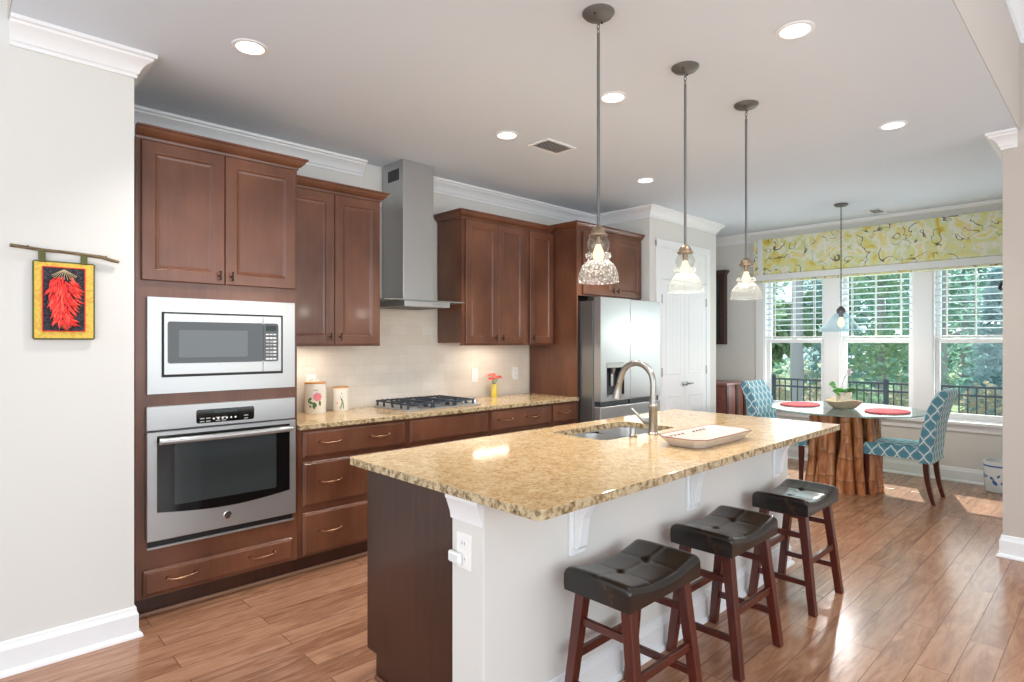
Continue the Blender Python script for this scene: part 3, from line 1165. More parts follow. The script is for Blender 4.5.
wall_cab('wall_cabinet', 1.4985, 2.222, 'tall cherry two-door upper cabinet left of the range hood',
         [(1.515, 1.866, 1.832), (1.870, 2.208, 1.903)], [((1.552, UY), (2.222, UY), (0, -1), 0, 1), ((2.222, UY), (2.222, 3.99), (1, 0), 1, 0)])
wall_cab('wall_cabinet', 2.965, 3.695, 'tall cherry two-door upper cabinet right of the range hood',
         [(2.995, 3.342, 3.305), (3.346, 3.660, 3.382)], [((2.965, UY), (3.695, UY), (0, -1), 1, 0), ((2.965, 3.99), (2.965, UY), (-1, 0), 0, 1)])
wall_cab('wall_cabinet', 3.6955, 4.052, 'narrow cherry single-door upper cabinet against the fridge side panel',
         [(3.725, 4.030, 3.757)], [((3.6955, UY), (4.009, UY), (0, -1), 0, 0)])
for x0, x1, lab in ((1.66, 1.90, 'lit under-cabinet light strip above the flower canisters'), (3.20, 3.60, 'lit under-cabinet light strip above the vase of coral flowers')):
    u = thing('under_cabinet_light', ((x0 + x1) / 2, 3.80, 1.372), lab, 'light', 'under-cabinet lights')
    MB().box(x0, x1, 3.77, 3.83, 1.370, 1.3835).build('housing', 'white', u, bevel=0.002)
    MB().box(x0 + 0.01, x1 - 0.01, 3.78, 3.82, 1.366, 1.3705).build('lens', 'strip', u)
    add_light('under_cabinet_glow', 'AREA', ((x0 + x1) / 2, 3.80, 1.362), (0, 0, 0), 1.0, (1.0, 0.88, 0.74), x1 - x0, 0.025)

# ---- fridge enclosure
fc_ = thing('fridge_cabinet', (4.56, 3.7, 0), 'cherry refrigerator enclosure with side panel and two doors above the fridge', 'cabinet')
MB().box(4.0605, 4.080, FY, 3.985, 0.0, 2.405).build('side_panel', 'cherry', fc_)
mb = MB()
mb.box(4.080, 5.066, FY, 3.985, 1.808, 2.405)
mb.build('carcass', 'cherry', fc_)
shaker(4.135, 4.590, 1.822, 2.388, FY - 0.021, fc_, 4.555, 1.872)
shaker(4.594, 5.045, 1.822, 2.388, FY - 0.021, fc_, 4.630, 1.872)
wood_crown('crown_moulding', fc_, [((4.0605, FY), (5.066, FY), (0, -1), 1, 0), ((4.0605, 3.99), (4.0605, FY), (-1, 0), 0, 1)], 2.402)

# ---- refrigerator
fr = thing('refrigerator', (4.57, 3.58, 0), 'stainless french-door refrigerator with ice dispenser in the left door', 'refrigerator')
MB().box(4.100, 5.035, 3.245, 3.97, 0.03, 1.755).build('cabinet_body', 'steeldark', fr, bevel=0.004)
mb = MB()
for x in (4.15, 4.98):
    mb.lathe([(0.02, 0.0), (0.02, 0.03)], (x, 3.30, 0), 10)
    mb.lathe([(0.02, 0.0), (0.02, 0.03)], (x, 3.90, 0), 10)
mb.build('leveling_feet', 'blackplastic', fr)
mb = MB()
mb.box(4.11, 4.20, 3.20, 3.32, 1.7555, 1.783)
mb.box(4.935, 5.025, 3.20, 3.32, 1.7555, 1.783)
mb.build('hinge_cover', 'graydark', fr, bevel=0.005)
MB().box(4.105, 5.03, 3.232, 3.2449, 0.05, 1.752).build('gasket', 'rubber', fr)
FYD = 3.160
DX0, DX1 = 4.182, 4.446
DZ0, DZ1 = 0.905, 1.205
for nm, x0, x1 in (('left_door', 4.096, 4.533), ('right_door', 4.537, 5.040)):
    mb = MB()
    if nm == 'left_door':
        mb.box(x0, DX0, FYD, 3.231, 0.868, 1.782)
        mb.box(DX1, x1, FYD, 3.231, 0.868, 1.782)
        mb.box(DX0, DX1, FYD, 3.231, DZ1, 1.782)
        mb.box(DX0, DX1, FYD, 3.231, 0.868, DZ0)
        mb.box(DX0, DX1, 3.215, 3.231, DZ0, DZ1)
        bmesh.ops.remove_doubles(mb.bm, verts=mb.bm.verts, dist=1e-5)
    else:
        mb.box(x0, x1, FYD, 3.231, 0.868, 1.782)
    o = mb.build('door', 'steel', fr, bevel=0.006 if nm == 'right_door' else 0.0)
    MB().box(x0 + 0.012, x1 - 0.012, FYD + 0.012, 3.231, 0.826, 0.8675).build('pocket_handle', 'graydark', o, bevel=0.003)
    if nm == 'left_door':
        dsp = MB().box(DX0 + 0.002, DX1 - 0.002, FYD - 0.004, FYD + 0.012, DZ1 - 0.045, DZ1 - 0.001).build('dispenser_header', 'nickel', o, bevel=0.003)
        mb = MB()
        mb.box(DX0 + 0.001, DX1 - 0.001, FYD + 0.050, FYD + 0.0548, DZ0 + 0.001, DZ1 - 0.001)
        mb.box(DX0 + 0.001, DX0 + 0.006, FYD + 0.002, FYD + 0.05, DZ0 + 0.001, DZ1 - 0.046)
        mb.box(DX1 - 0.006, DX1 - 0.001, FYD + 0.002, FYD + 0.05, DZ0 + 0.001, DZ1 - 0.046)
        mb.build('dispenser_recess', 'blackplastic', o)
        MB().box(DX0 + 0.006, DX1 - 0.006, FYD - 0.006, FYD + 0.05, DZ0 + 0.001, DZ0 + 0.014).build('drip_tray', 'nickel', o, bevel=0.002)
        mb = MB()
        mb.tube([(4.31, FYD + 0.025, DZ1 - 0.045), (4.31, FYD + 0.028, DZ1 - 0.10)], [0.022, 0.013], 10)
        mb.box(4.292, 4.328, FYD + 0.036, FYD + 0.042, DZ0 + 0.09, DZ1 - 0.085)
        mb.build('dispenser_paddle', 'nickel', o)
MB().box(4.096, 5.040, FYD, 3.231, 0.445, 0.822).build('freezer_drawer', 'steel', fr, bevel=0.006)
MB().box(4.096, 5.040, FYD, 3.231, 0.06, 0.440).build('freezer_drawer', 'steel', fr, bevel=0.006)

# ---- range hood
hd = thing('range_hood', (2.57, 3.98, 1.65), 'stainless chimney range hood with flat glass canopy above the cooktop', 'range hood')
ch_ = MB().box(2.435, 2.712, 3.70, 3.988, 1.700, CH - 0.002).build('chimney', 'steel', hd, bevel=0.003)
mb = MB()
mb.box(2.4335, 2.4350, 3.755, 3.905, 2.600, 2.685, 0)
for k in range(4):
    yy = 3.763 + k * 0.035
    mb.box(2.4315, 2.4335, yy, yy + 0.022, 2.608, 2.677, 1)
mb.build('vent_grille', ['blackplastic', 'graydark'], ch_)
gl = MB().prism([(2.215, 3.988), (2.215, 3.60), (2.26, 3.555), (2.895, 3.555), (2.94, 3.60), (2.94, 3.988)], 'z', 1.691, 1.697).build('glass_canopy', 'glassedge', hd)
mb = MB()
mb.box(2.36, 2.765, 3.565, 3.988, 1.648, 1.690)
bd = mb.build('canopy_body', 'steel', hd, bevel=0.003)
mb = MB()
mb.box(2.39, 2.735, 3.62, 3.95, 1.6455, 1.648)
mb.build('grease_filter', 'graydark', hd)
for k in range(5):
    x = 2.62 + k * 0.026
    MB().lathe([(0.0065, 0), (0.0065, 0.003)], (x, 3.5655, 1.669), 10, axis='y').build('button', 'nickel', bd)

# ---- gas cooktop
ck = thing('gas_cooktop', (2.67, 3.71, 0.90), 'stainless gas cooktop with cast iron grates set in the granite counter', 'cooktop')
MB().prism(rrect(2.33, 3.02, 3.485, 3.945, 0.02), 'z', 0.9002, 0.912).build('base_plate', 'steel', ck, bevel=0.003)
bpos = [(2.46, 3.60), (2.46, 3.83), (2.67, 3.715), (2.87, 3.60), (2.87, 3.83)]
for bx, by in bpos:
    mb = MB()
    mb.lathe([(0.045, 0.0), (0.042, 0.012), (0.034, 0.014)], (bx, by, 0.912), 18, 0)
    mb.lathe([(0.030, 0.0), (0.031, 0.006), (0.027, 0.010), (0, 0.011)], (bx, by, 0.926), 18, 1, caps=False)
    mb.build('burner', ['nickel', 'burner'], ck, smooth=40)
for gx0, gx1 in ((2.345, 2.565), (2.570, 2.765), (2.770, 2.955)):
    mb = MB()
    zt = 0.952
    for y in (3.505, 3.715, 3.925):
        mb.box(gx0, gx1, y - 0.006, y + 0.006, zt - 0.012, zt)
    for x in (gx0 + 0.006, gx1 - 0.006):
        mb.box(x - 0.006, x + 0.006, 3.505, 3.925, zt - 0.012, zt)
    k = 5
    for i in range(1, k):
        x = gx0 + (gx1 - gx0) * i / k
        for ya, yb in ((3.511, 3.565), (3.635, 3.795), (3.865, 3.919)):
            mb.box(x - 0.004, x + 0.004, ya, yb, zt - 0.008, zt + 0.004)
    for x in (gx0 + 0.008, gx1 - 0.008):
        for y in (3.511, 3.60, 3.715, 3.83, 3.919):
            mb.bar((x, y, 0.912), (x, y, zt - 0.010), 0.014, 0.014, 0.011, 0.011)
    mb.build('grate', 'iron', ck, bevel=0.002)
for k in range(5):
    y = 3.535 + k * 0.085
    MB().lathe([(0.019, 0), (0.018, 0.006), (0.015, 0.008), (0.014, 0.028), (0.011, 0.031)], (2.988, y, 0.912), 16).build('knob', 'chrome', ck, smooth=40)


# ================================================================== ISLAND
IX0, IX1, IY0, IY1 = 1.238, 3.845, 1.178, 2.300
isl = thing('kitchen_island', (2.55, 1.85, 0), 'kitchen island with dark wood end panel and white half wall facing the stools', 'island')
BX0, BX1 = 1.285, 3.815
KW0, KW1 = 1.475, 1.645
ep = [(1.645, 0.0), (2.15, 0.0), (2.15, 0.100), (2.222, 0.100), (2.222, 0.868), (1.645, 0.868)]
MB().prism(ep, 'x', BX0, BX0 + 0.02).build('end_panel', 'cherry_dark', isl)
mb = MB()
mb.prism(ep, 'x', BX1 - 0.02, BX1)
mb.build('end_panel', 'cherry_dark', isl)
mb = MB()
mb.box(BX0 + 0.02, BX1 - 0.02, 2.200, 2.220, 0.100, 0.868)
mb.box(BX0 + 0.02, BX1 - 0.02, 1.66, 2.20, 0.100, 0.118)
mb.box(BX0 + 0.02, BX1 - 0.02, 2.13, 2.145, 0.0, 0.100)
for x in (1.95, 2.30, 3.08):
    mb.box(x, x + 0.018, 1.66, 2.20, 0.118, 0.865)
mb.build('carcass', 'cherry', isl)
fx = BX0 + 0.012
for k, wd_ in enumerate((0.62, 0.40, 0.40, 0.52, 0.52)):
    x1 = min(fx + wd_, BX1 - 0.01)
    d = MB().box(fx + 0.003, x1 - 0.003, 2.2205, 2.241, 0.115, 0.850).build('door', 'cherry', isl, bevel=0.003)
    kb = MB().lathe([(0.007, 0), (0.006, -0.018), (0.014, -0.022), (0.012, -0.03)], (x1 - 0.04, 2.241, 0.80), 12, axis='y').build('knob', 'bronze', d, smooth=40)
    fx = x1
MB().box(BX0, BX1, KW0, KW1 - 0.0005, 0, 0.868).build('half_wall', 'wall', isl, bevel=0.004)
CAP = [(0, 0.775), (0.006, 0.775), (0.008, 0.79), (0.010, 0.80), (0.026, 0.845), (0.030, 0.850), (0.032, 0.868), (0, 0.868)]
mb = MB()
mb.sweep(CAP, (BX0, KW1, 0), (BX0, KW0, 0), (-1, 0, 0), 0, 0)
mb.build('cap_moulding', 'trim', isl, smooth=30)
mb = MB()
mb.sweep(BB, (BX1, KW0, 0), (BX0, KW0, 0), (0, -1, 0), 1, 1)
mb.sweep(BB, (BX0, KW0, 0), (BX0, KW1, 0), (-1, 0, 0), 1, 0)
mb.build('baseboard', 'trim', isl, smooth=30)
MB().box(BX0 - 0.014, BX0, KW1, 2.15, 0, 0.018).build('shoe_moulding', 'cherry', isl, bevel=0.005)
for x in (1.755, 2.62, 3.62):
    mb = MB()
    mb.box(x - 0.045, x + 0.045, KW0 - 0.014, KW0 - 0.0005, 0.575, 0.868)
    pr = [(KW0 - 0.014, 0.600), (KW0 - 0.030, 0.600), (KW0 - 0.040, 0.612), (KW0 - 0.045, 0.66), (KW0 - 0.055, 0.72), (KW0 - 0.080, 0.775), (KW0 - 0.115, 0.81), (KW0 - 0.15, 0.83), (KW0 - 0.155, 0.868), (KW0 - 0.014, 0.868)]
    mb.prism(pr, 'x', x - 0.025, x + 0.025)
    mb.build('corbel', 'trim', isl, bevel=0.003)

mb = MB()
mb.holed_slab(rrect(IX0, IX1, IY0, IY1, 0.022, 4), rrect(2.36, 3.03, 1.790, 2.165, 0.05, 4), 0.8685, 0.900, 0, 1)
tag(mb.build('island_countertop', ['granite', 'granite_edge'], bevel=0.003), 'long golden granite island countertop with a cutout for the sink', 'countertop')

# sink
sk = thing('kitchen_sink', (2.695, 1.97, 0.67), 'stainless double bowl undermount sink in the island countertop', 'sink')
for bx0, bx1 in ((2.375, 2.675), (2.715, 3.015)):
    bm_ = MB()
    lp = []
    for (ins, z, r) in ((0.0, 0.8675, 0.07), (0.003, 0.84, 0.07), (0.012, 0.70, 0.07), (0.03, 0.68, 0.06), (0.06, 0.672, 0.05)):
        lp.append([bm_.v((p[0], p[1], z)) for p in rrect(bx0 + ins, bx1 - ins, 1.810 + ins, 2.145 - ins, r)])
    for i in range(len(lp) - 1):
        k = len(lp[i])
        for j in range(k):
            bm_.f([lp[i][j], lp[i][(j + 1) % k], lp[i + 1][(j + 1) % k], lp[i + 1][j]])
    bm_.f(lp[-1])
    b_ = bm_.build('bowl', 'steel', sk, smooth=60)
    MB().lathe([(0.04, 0), (0.036, 0.003), (0.02, 0.002), (0, 0.001)], ((bx0 + bx1) / 2, 1.975, 0.6725), 18).build('drain', 'chrome', b_, smooth=40)
mb = MB()
mb.box(2.340, 2.374, 1.768, 2.188, 0.8655, 0.8680)
mb.box(3.016, 3.050, 1.768, 2.188, 0.8655, 0.8680)
mb.box(2.374, 3.016, 1.768, 1.809, 0.8655, 0.8680)
mb.box(2.374, 3.016, 2.146, 2.188, 0.8655, 0.8680)
mb.box(2.676, 2.714, 1.809, 2.146, 0.852, 0.8625)
mb.build('rim', 'steel', sk)

# faucet
fa = thing('kitchen_faucet', (2.715, 1.745, 0.90), 'brushed nickel gooseneck faucet with pull-down spray head at the island sink', 'faucet')
mb = MB()
mb.lathe([(0.030, 0.9002), (0.030, 0.906), (0.024, 0.912), (0.0225, 1.035), (0.0265, 1.040), (0.0265, 1.055), (0.020, 1.062), (0.018, 1.08)], (2.715, 1.745, 0), 20)
mb.build('body', 'nickel', fa, smooth=40)
mb = MB()
pts = [(2.715, 1.745, 1.04), (2.715, 1.745, 1.12)]
for i in range(0, 15):
    a = PI * i / 14 * 0.93
    pts.append((2.715, 1.745 + 0.105 - 0.105 * math.cos(a), 1.170 + 0.105 * math.sin(a)))
pts.append((2.715, pts[-1][1] + 0.008, pts[-1][2] - 0.02))
mb.tube(pts, 0.0165, 14)
mb.build('spout', 'nickel', fa, smooth=50)
e = Vector(pts[-1])
d_ = Vector((0, 0.22, -1)).normalized()
mb = MB()
mb.tube([e + d_ * 0.002, e + d_ * 0.012, e + d_ * 0.016, e + d_ * 0.055, e + d_ * 0.098, e + d_ * 0.104], [0.0155, 0.0165, 0.015, 0.021, 0.027, 0.022], 16)
mb.build('spray_head', 'nickel', fa, smooth=40)
mb = MB()
mb.tube([(2.715, 1.760, 0.965), (2.708, 1.797, 0.968)], [0.018, 0.017], 14)
mb.tube([(2.708, 1.797, 0.968), (2.700, 1.828, 0.993), (2.69, 1.865, 1.030)], [0.012, 0.008, 0.006], 10)
mb.build('lever', 'nickel', fa, smooth=45)
sd = thing('soap_dispenser', (2.555, 1.763, 0.90), 'short brushed nickel cap beside the island sink and faucet', 'soap dispenser')
MB().lathe([(0.022, 0.9002), (0.022, 0.905), (0.017, 0.908), (0.017, 0.945), (0.014, 0.950), (0, 0.951)], (2.555, 1.763, 0), 18).build('cap', 'nickel', sd, smooth=35)
MB().lathe([(0.0225, 0.0), (0.0225, 0.006)], (2.555, 1.763, 0.912), 18).build('collar', 'chrome', sd, smooth=35)

# platter
pl = thing('serving_platter', (2.70, 1.43, 0.90), 'long white platter with brown painted rim on the island countertop', 'platter')


def octo(x0, x1, y0, y1, c, z):
    return [(x0 + c, y0, z), (x1 - c, y0, z), (x1, y0 + c, z), (x1, y1 - c, z), (x1 - c, y1, z), (x0 + c, y1, z), (x0, y1 - c, z), (x0, y0 + c, z)]


mb = MB()
L_ = []
for ins, z, c in ((0.055, 0.9005, 0.03), (0.050, 0.9005, 0.03), (0.045, 0.903, 0.03), (0.0, 0.944, 0.045), (0.004, 0.947, 0.045), (0.010, 0.945, 0.045), (0.058, 0.912, 0.03), (0.07, 0.910, 0.03)):
    L_.append([mb.v(p) for p in octo(2.425 + ins, 2.965 - ins, 1.305 + ins * 0.8, 1.555 - ins * 0.8, c, z)])
for i in range(len(L_) - 1):
    for j in range(8):
        mb.f([L_[i][j], L_[i][(j + 1) % 8], L_[i + 1][(j + 1) % 8], L_[i + 1][j]])
mb.f(list(reversed(L_[0])))
mb.f(L_[-1])
mb.build('dish', 'platter', pl, bevel=0.0015)
mb = MB()
P_ = [Vector(p) for p in octo(2.4262, 2.9638, 1.3062, 1.5538, 0.045, 0.9465)]
mb.tube(P_ + [P_[0]], 0.0026, 8)
mb.build('painted_rim', 'rim', pl, smooth=40)
mb = MB()
r_ = random.Random(3)
for i in range(12):
    x = 2.50 + 0.39 * (i / 11)
    for (yy, zz, tl) in ((1.535, 0.9415, -1), (1.325, 0.9415, 1)):
        if r_.random() < 0.75:
            mb.tube([(x, yy, zz - 0.0075), (x + 0.018, yy - tl * -0.004, zz - 0.0078)], [0.0045, 0.002], 6)
for i in range(4):
    y = 1.38 + 0.1 * i / 3
    mb.tube([(2.944, y, 0.932), (2.940, y + 0.012, 0.930)], [0.005, 0.0025], 6)
mb.build('painted_sprigs', 'rim', pl)

# outlet with night light on the island end
oe = thing('wall_outlet', (1.284, 1.572, 0.67), 'white outlet plate on the pale end of the island half wall', 'outlet')
MB().prism(rrect(1.535, 1.612, 0.612, 0.735, 0.006), 'x', 1.2795, 1.2847).build('cover_plate', 'white', oe, bevel=0.0015)
for z in (0.70, 0.647):
    mb = MB()
    mb.prism(rrect(1.556, 1.591, z - 0.015, z + 0.015, 0.010), 'x', 1.2782, 1.2796)
    mb.build('socket', 'trim', oe)
    mb = MB()
    for y in (1.567, 1.580):
        mb.box(1.2778, 1.2783, y - 0.001, y + 0.001, z - 0.004, z + 0.006)
    mb.build('socket_slots', 'graydark', oe)
nl = thing('night_light', (1.265, 1.59, 0.64), 'small white plug-in night light in the island end outlet', 'night light')
MB().box(1.2620, 1.2776, 1.575, 1.640, 0.628, 0.666).build('body', 'white', nl, bevel=0.006)
MB().box(1.2610, 1.2621, 1.586, 1.629, 0.636, 0.658).build('lens', 'shadeband', nl)


def outlet(x, z, lab, kind='switch'):
    o = thing('wall_outlet', (x, BY - 0.008, z), lab, 'outlet')
    y = BY - 0.0085
    MB().prism(rrect(x - 0.036, x + 0.036, z - 0.059, z + 0.059, 0.006), 'y', y - 0.005, y).build('cover_plate', 'white', o, bevel=0.0015)
    if kind == 'switch':
        MB().box(x - 0.017, x + 0.017, y - 0.0075, y - 0.0051, z - 0.033, z + 0.033).build('rocker', 'trim', o, bevel=0.001)
    else:
        for dz in (-0.021, 0.021):
            s_ = MB().prism(rrect(x - 0.0165, x + 0.0165, z + dz - 0.014, z + dz + 0.014, 0.009), 'y', y - 0.0065, y - 0.0051).build('socket', 'trim', o)
            mb = MB()
            for q in (-0.006, 0.006):
                mb.box(x + q - 0.001, x + q + 0.001, y - 0.0068, y - 0.0064, z + dz - 0.003, z + dz + 0.006)
            mb.build('socket_slots', 'graydark', s_)


outlet(3.372, 1.095, 'white switch plate on the backsplash left of the coral flowers', 'switch')
outlet(3.87, 1.095, 'white outlet plate on the backsplash right of the coral flowers', 'duplex')
outlet(1.862, 1.10, 'white outlet plate on the backsplash behind the rose canister', 'duplex')


# ================================================================== THINGS ON THE BACK COUNTER
def canister(x, y, r, h, lab, rose):
    c = thing('canister', (x, y, 0.90), lab, 'canister', 'flower canisters on the back counter')
    z = 0.9003
    b = MB().lathe([(r * 0.96, z), (r, z + 0.004), (r, z + h * 0.90), (r * 0.97, z + h * 0.905)], (x, y, 0), 32).build('jar', 'porcelain', c, smooth=40)
    ld = MB().lathe([(r * 0.98, z + h * 0.9055), (r * 1.03, z + h * 0.925), (r * 1.03, z + h * 0.945), (r * 0.95, z + h * 0.96)], (x, y, 0), 32).build('lid', 'woodlid', c, smooth=40)
    if rose:
        MB().lathe([(r * 0.55, z + h * 0.961), (r * 0.6, z + h * 0.985), (r * 0.5, z + h)], (x, y, 0), 24).build('lid_knob', 'porcelain', ld, smooth=40)
    # painted motif: patches that follow the glaze
    th0 = math.atan2(-y, -x)

    def patch(mbx, u, v, ru, rv, rot, mi, k=12, lift=0.0006):
        vs = []
        for i in range(k):
            a = 2 * PI * i / k
            du = ru * math.cos(a) * math.cos(rot) - rv * math.sin(a) * math.sin(rot)
            dv = ru * math.cos(a) * math.sin(rot) + rv * math.sin(a) * math.cos(rot)
            th = th0 + (u + du) / r
            vs.append(mbx.v((x + (r + lift) * math.cos(th), y + (r + lift) * math.sin(th), z + v + dv)))
        mbx.f(vs, mi)

    mb = MB()
    if rose:
        for (u, v, ru, rv, ro) in ((-0.036, 0.10, 0.014, 0.008, 0.6), (-0.028, 0.075, 0.015, 0.008, -0.4), (0.03, 0.072, 0.008, 0.018, 0.1), (-0.004, 0.062, 0.012, 0.018, 0.4), (-0.045, 0.085, 0.006, 0.012, 0.3), (-0.01, 0.045, 0.006, 0.014, 0.5), (-0.034, 0.05, 0.005, 0.01, 0.8)):
            patch(mb, u, v, ru, rv, ro, 1)
        for k in range(7):
            a = 2 * PI * k / 7
            patch(mb, 0.014 + 0.017 * math.cos(a), 0.115 + 0.017 * math.sin(a), 0.014, 0.012, a, 0, lift=0.0008 + 0.0001 * k)
        patch(mb, 0.014, 0.115, 0.016, 0.016, 0, 2, lift=0.0018)
        patch(mb, 0.012, 0.117, 0.007, 0.007, 0, 0, lift=0.0021)
        for k in range(7):
            patch(mb, -0.012 + k * 0.0045, 0.160 + 0.0025 * (k % 2), 0.0018, 0.003, 0.2 * k, 1)
    else:
        for k in range(8):
            s_ = k / 7
            patch(mb, -0.004 + 0.012 * math.sin(s_ * 3), 0.025 + s_ * 0.075, 0.0025, 0.010, 0.4 - s_ * 0.6, 1)
            patch(mb, 0.018 - 0.012 * s_ * s_, 0.025 + s_ * 0.06, 0.002, 0.009, -0.35, 1)
        for (u, v) in ((0.004, 0.115), (0.018, 0.108), (-0.008, 0.105), (0.008, 0.098)):
            patch(mb, u, v, 0.009, 0.006, u * 30, 2, lift=0.001)
        patch(mb, -0.026, 0.06, 0.004, 0.008, 0, 0)
        patch(mb, 0.006, 0.128, 0.002, 0.006, 0, 1)
    mb.build('painted_flower', ['pink' if rose else 'coral', 'leafdark', 'coral' if rose else 'shadeband'], b, fixn=False)


canister(1.843, 3.885, 0.072, 0.225, 'larger white canister with a painted pink rose and wooden lid', True)
canister(2.032, 3.880, 0.057, 0.180, 'smaller white canister with a painted grey flower and wooden lid', False)

vs_ = thing('flower_vase', (3.52, 3.90, 0.90), 'small yellow vase of coral flowers on the back counter', 'vase')
vb = MB().lathe([(0.024, 0.9003), (0.027, 0.905), (0.027, 1.00), (0.024, 1.012), (0.024, 1.018)], (3.52, 3.90, 0), 20).build('vase', 'yellow', vs_, smooth=40)
for k, (dx, dy, hz) in enumerate(((-0.05, -0.02, 1.065), (-0.015, -0.035, 1.085), (0.02, -0.03, 1.082), (0.055, 0.0, 1.075), (0.0, 0.02, 1.10), (-0.03, 0.01, 1.095))):
    mb = MB()
    mb.tube([(3.52, 3.90, 1.0), (3.52 + dx * 0.6, 3.90 + dy * 0.6, hz - 0.03), (3.52 + dx, 3.90 + dy, hz - 0.008)], 0.002, 6)
    st = mb.build('stem', 'leaf', vs_, smooth=40)
    mb = MB()
    for p in range(11):
        a = 2 * PI * p / 11
        ca, sa = math.cos(a), math.sin(a)
        c0 = Vector((3.52 + dx, 3.90 + dy, hz))
        t1 = Vector((ca, sa, 0))
        sdv = Vector((-sa, ca, 0)) * 0.008
        q = [c0 + t1 * 0.004, c0 + t1 * 0.022 + sdv * 1.4 + Vector((0, 0, 0.008)), c0 + t1 * 0.036 + Vector((0, 0, -0.012)), c0 + t1 * 0.022 - sdv * 1.4 + Vector((0, 0, 0.008))]
        mb.f([mb.v(z) for z in q], 0)
    mb.ball((3.52 + dx, 3.90 + dy, hz + 0.003), 0.007, 8, 1, (1, 1, 0.6))
    mb.build('blossom', ['coral' if k % 2 else 'red', 'yellow'], st)

# ================================================================== LEFT WALL HANGING
wh = thing('chili_wall_hanging', (0.376, 3.245, 1.57), 'quilted wall hanging of red chilies on black with gold border on the left wall', 'wall hanging')
YQ = 3.232
mb = MB()
mb.box(0.270, 0.482, YQ, YQ + 0.008, 1.405, 1.738)
qb = mb.build('border', 'quiltgold', wh, bevel=0.002)
mb = MB()
for a, b in (((0.270, 1.405), (0.482, 1.405)), ((0.482, 1.405), (0.482, 1.738)), ((0.482, 1.738), (0.270, 1.738)), ((0.270, 1.738), (0.270, 1.405))):
    mb.tube([(a[0], YQ + 0.004, a[1]), (b[0], YQ + 0.004, b[1])], 0.0048, 8)
mb.build('binding', 'olive', wh, smooth=50)
MB().box(0.299, 0.449, YQ - 0.0025, YQ + 0.001, 1.437, 1.716).build('center_panel', 'quiltblack', wh)
mb = MB()
for a, b in (((0.299, 1.437), (0.449, 1.437)), ((0.449, 1.437), (0.449, 1.716)), ((0.449, 1.716), (0.299, 1.716)), ((0.299, 1.716), (0.299, 1.437))):
    mb.tube([(a[0], YQ - 0.002, a[1]), (b[0], YQ - 0.002, b[1])], 0.0022, 6)
mb.build('red_piping', 'red', wh)
mb = MB()
r_ = random.Random(11)
for k in range(190):
    tz = r_.random()
    z = 1.675 - tz * 0.195
    wv_ = 0.058 * (0.75 + 0.25 * math.sin(tz * 5))
    x = 0.372 + (r_.random() - 0.5) * 2 * wv_ * 0.75
    ang = -PI / 2 + (x - 0.372) / wv_ * 0.9 + (r_.random() - 0.5) * 0.7
    l = 0.028 + r_.random() * 0.022
    yy = YQ - 0.005 - r_.random() * 0.005
    p0 = Vector((x, yy, z))
    p1 = p0 + Vector((math.cos(ang) * l * 0.5, -0.002, math.sin(ang) * l * 0.5))
    p2 = p1 + Vector((math.cos(ang + 0.35) * l * 0.5, 0.002, math.sin(ang + 0.35) * l * 0.5))
    mb.tube([p0, p1, p2], [0.0034, 0.0046, 0.0008], 6, 0 if r_.random() < 0.7 else 1)
mb.build('chili_string', ['red', 'redlight'], wh, smooth=60)
mb = MB()
for k in range(11):
    a = PI / 2 + (k - 5) * 0.27
    mb.tube([(0.374, YQ - 0.006, 1.707), (0.374 + 0.014 * math.cos(a), YQ - 0.007, 1.700 - 0.004 * math.sin(a)), (0.374 + 0.046 * math.cos(a), YQ - 0.011, 1.684 - 0.022 * math.sin(a))], 0.0011, 5)
mb.build('raffia', 'straw', wh)
mb = MB()
for k in range(10):
    a = -PI / 2 + (k - 4.5) * 0.25
    mb.tube([(0.380, YQ - 0.006, 1.470), (0.380 + 0.025 * math.cos(a), YQ - 0.005, 1.470 + 0.022 * math.sin(a))], 0.0012, 5)
mb.build('raffia_tie', 'straw', wh)
for x in (0.298, 0.446):
    MB().box(x - 0.0125, x + 0.0125, YQ - 0.006, YQ + 0.0075, 1.735, 1.787 - (x - 0.298) * 0.02).build('hanging_loop', 'olive', wh, bevel=0.004)
mb = MB()
mb.tube([(0.192, 3.232, 1.796), (0.24, 3.230, 1.792), (0.30, 3.232, 1.786), (0.37, 3.229, 1.785), (0.44, 3.231, 1.781), (0.51, 3.230, 1.776), (0.55, 3.232, 1.765), (0.578, 3.232, 1.760)], [0.008, 0.007, 0.0075, 0.0065, 0.0075, 0.008, 0.0075, 0.0065], 9)
mb.tube([(0.245, 3.230, 1.792), (0.252, 3.222, 1.800)], [0.004, 0.002], 6)
mb.tube([(0.52, 3.230, 1.776), (0.53, 3.222, 1.782)], [0.004, 0.002], 6)
mb.build('twig', 'twig', wh, smooth=50)

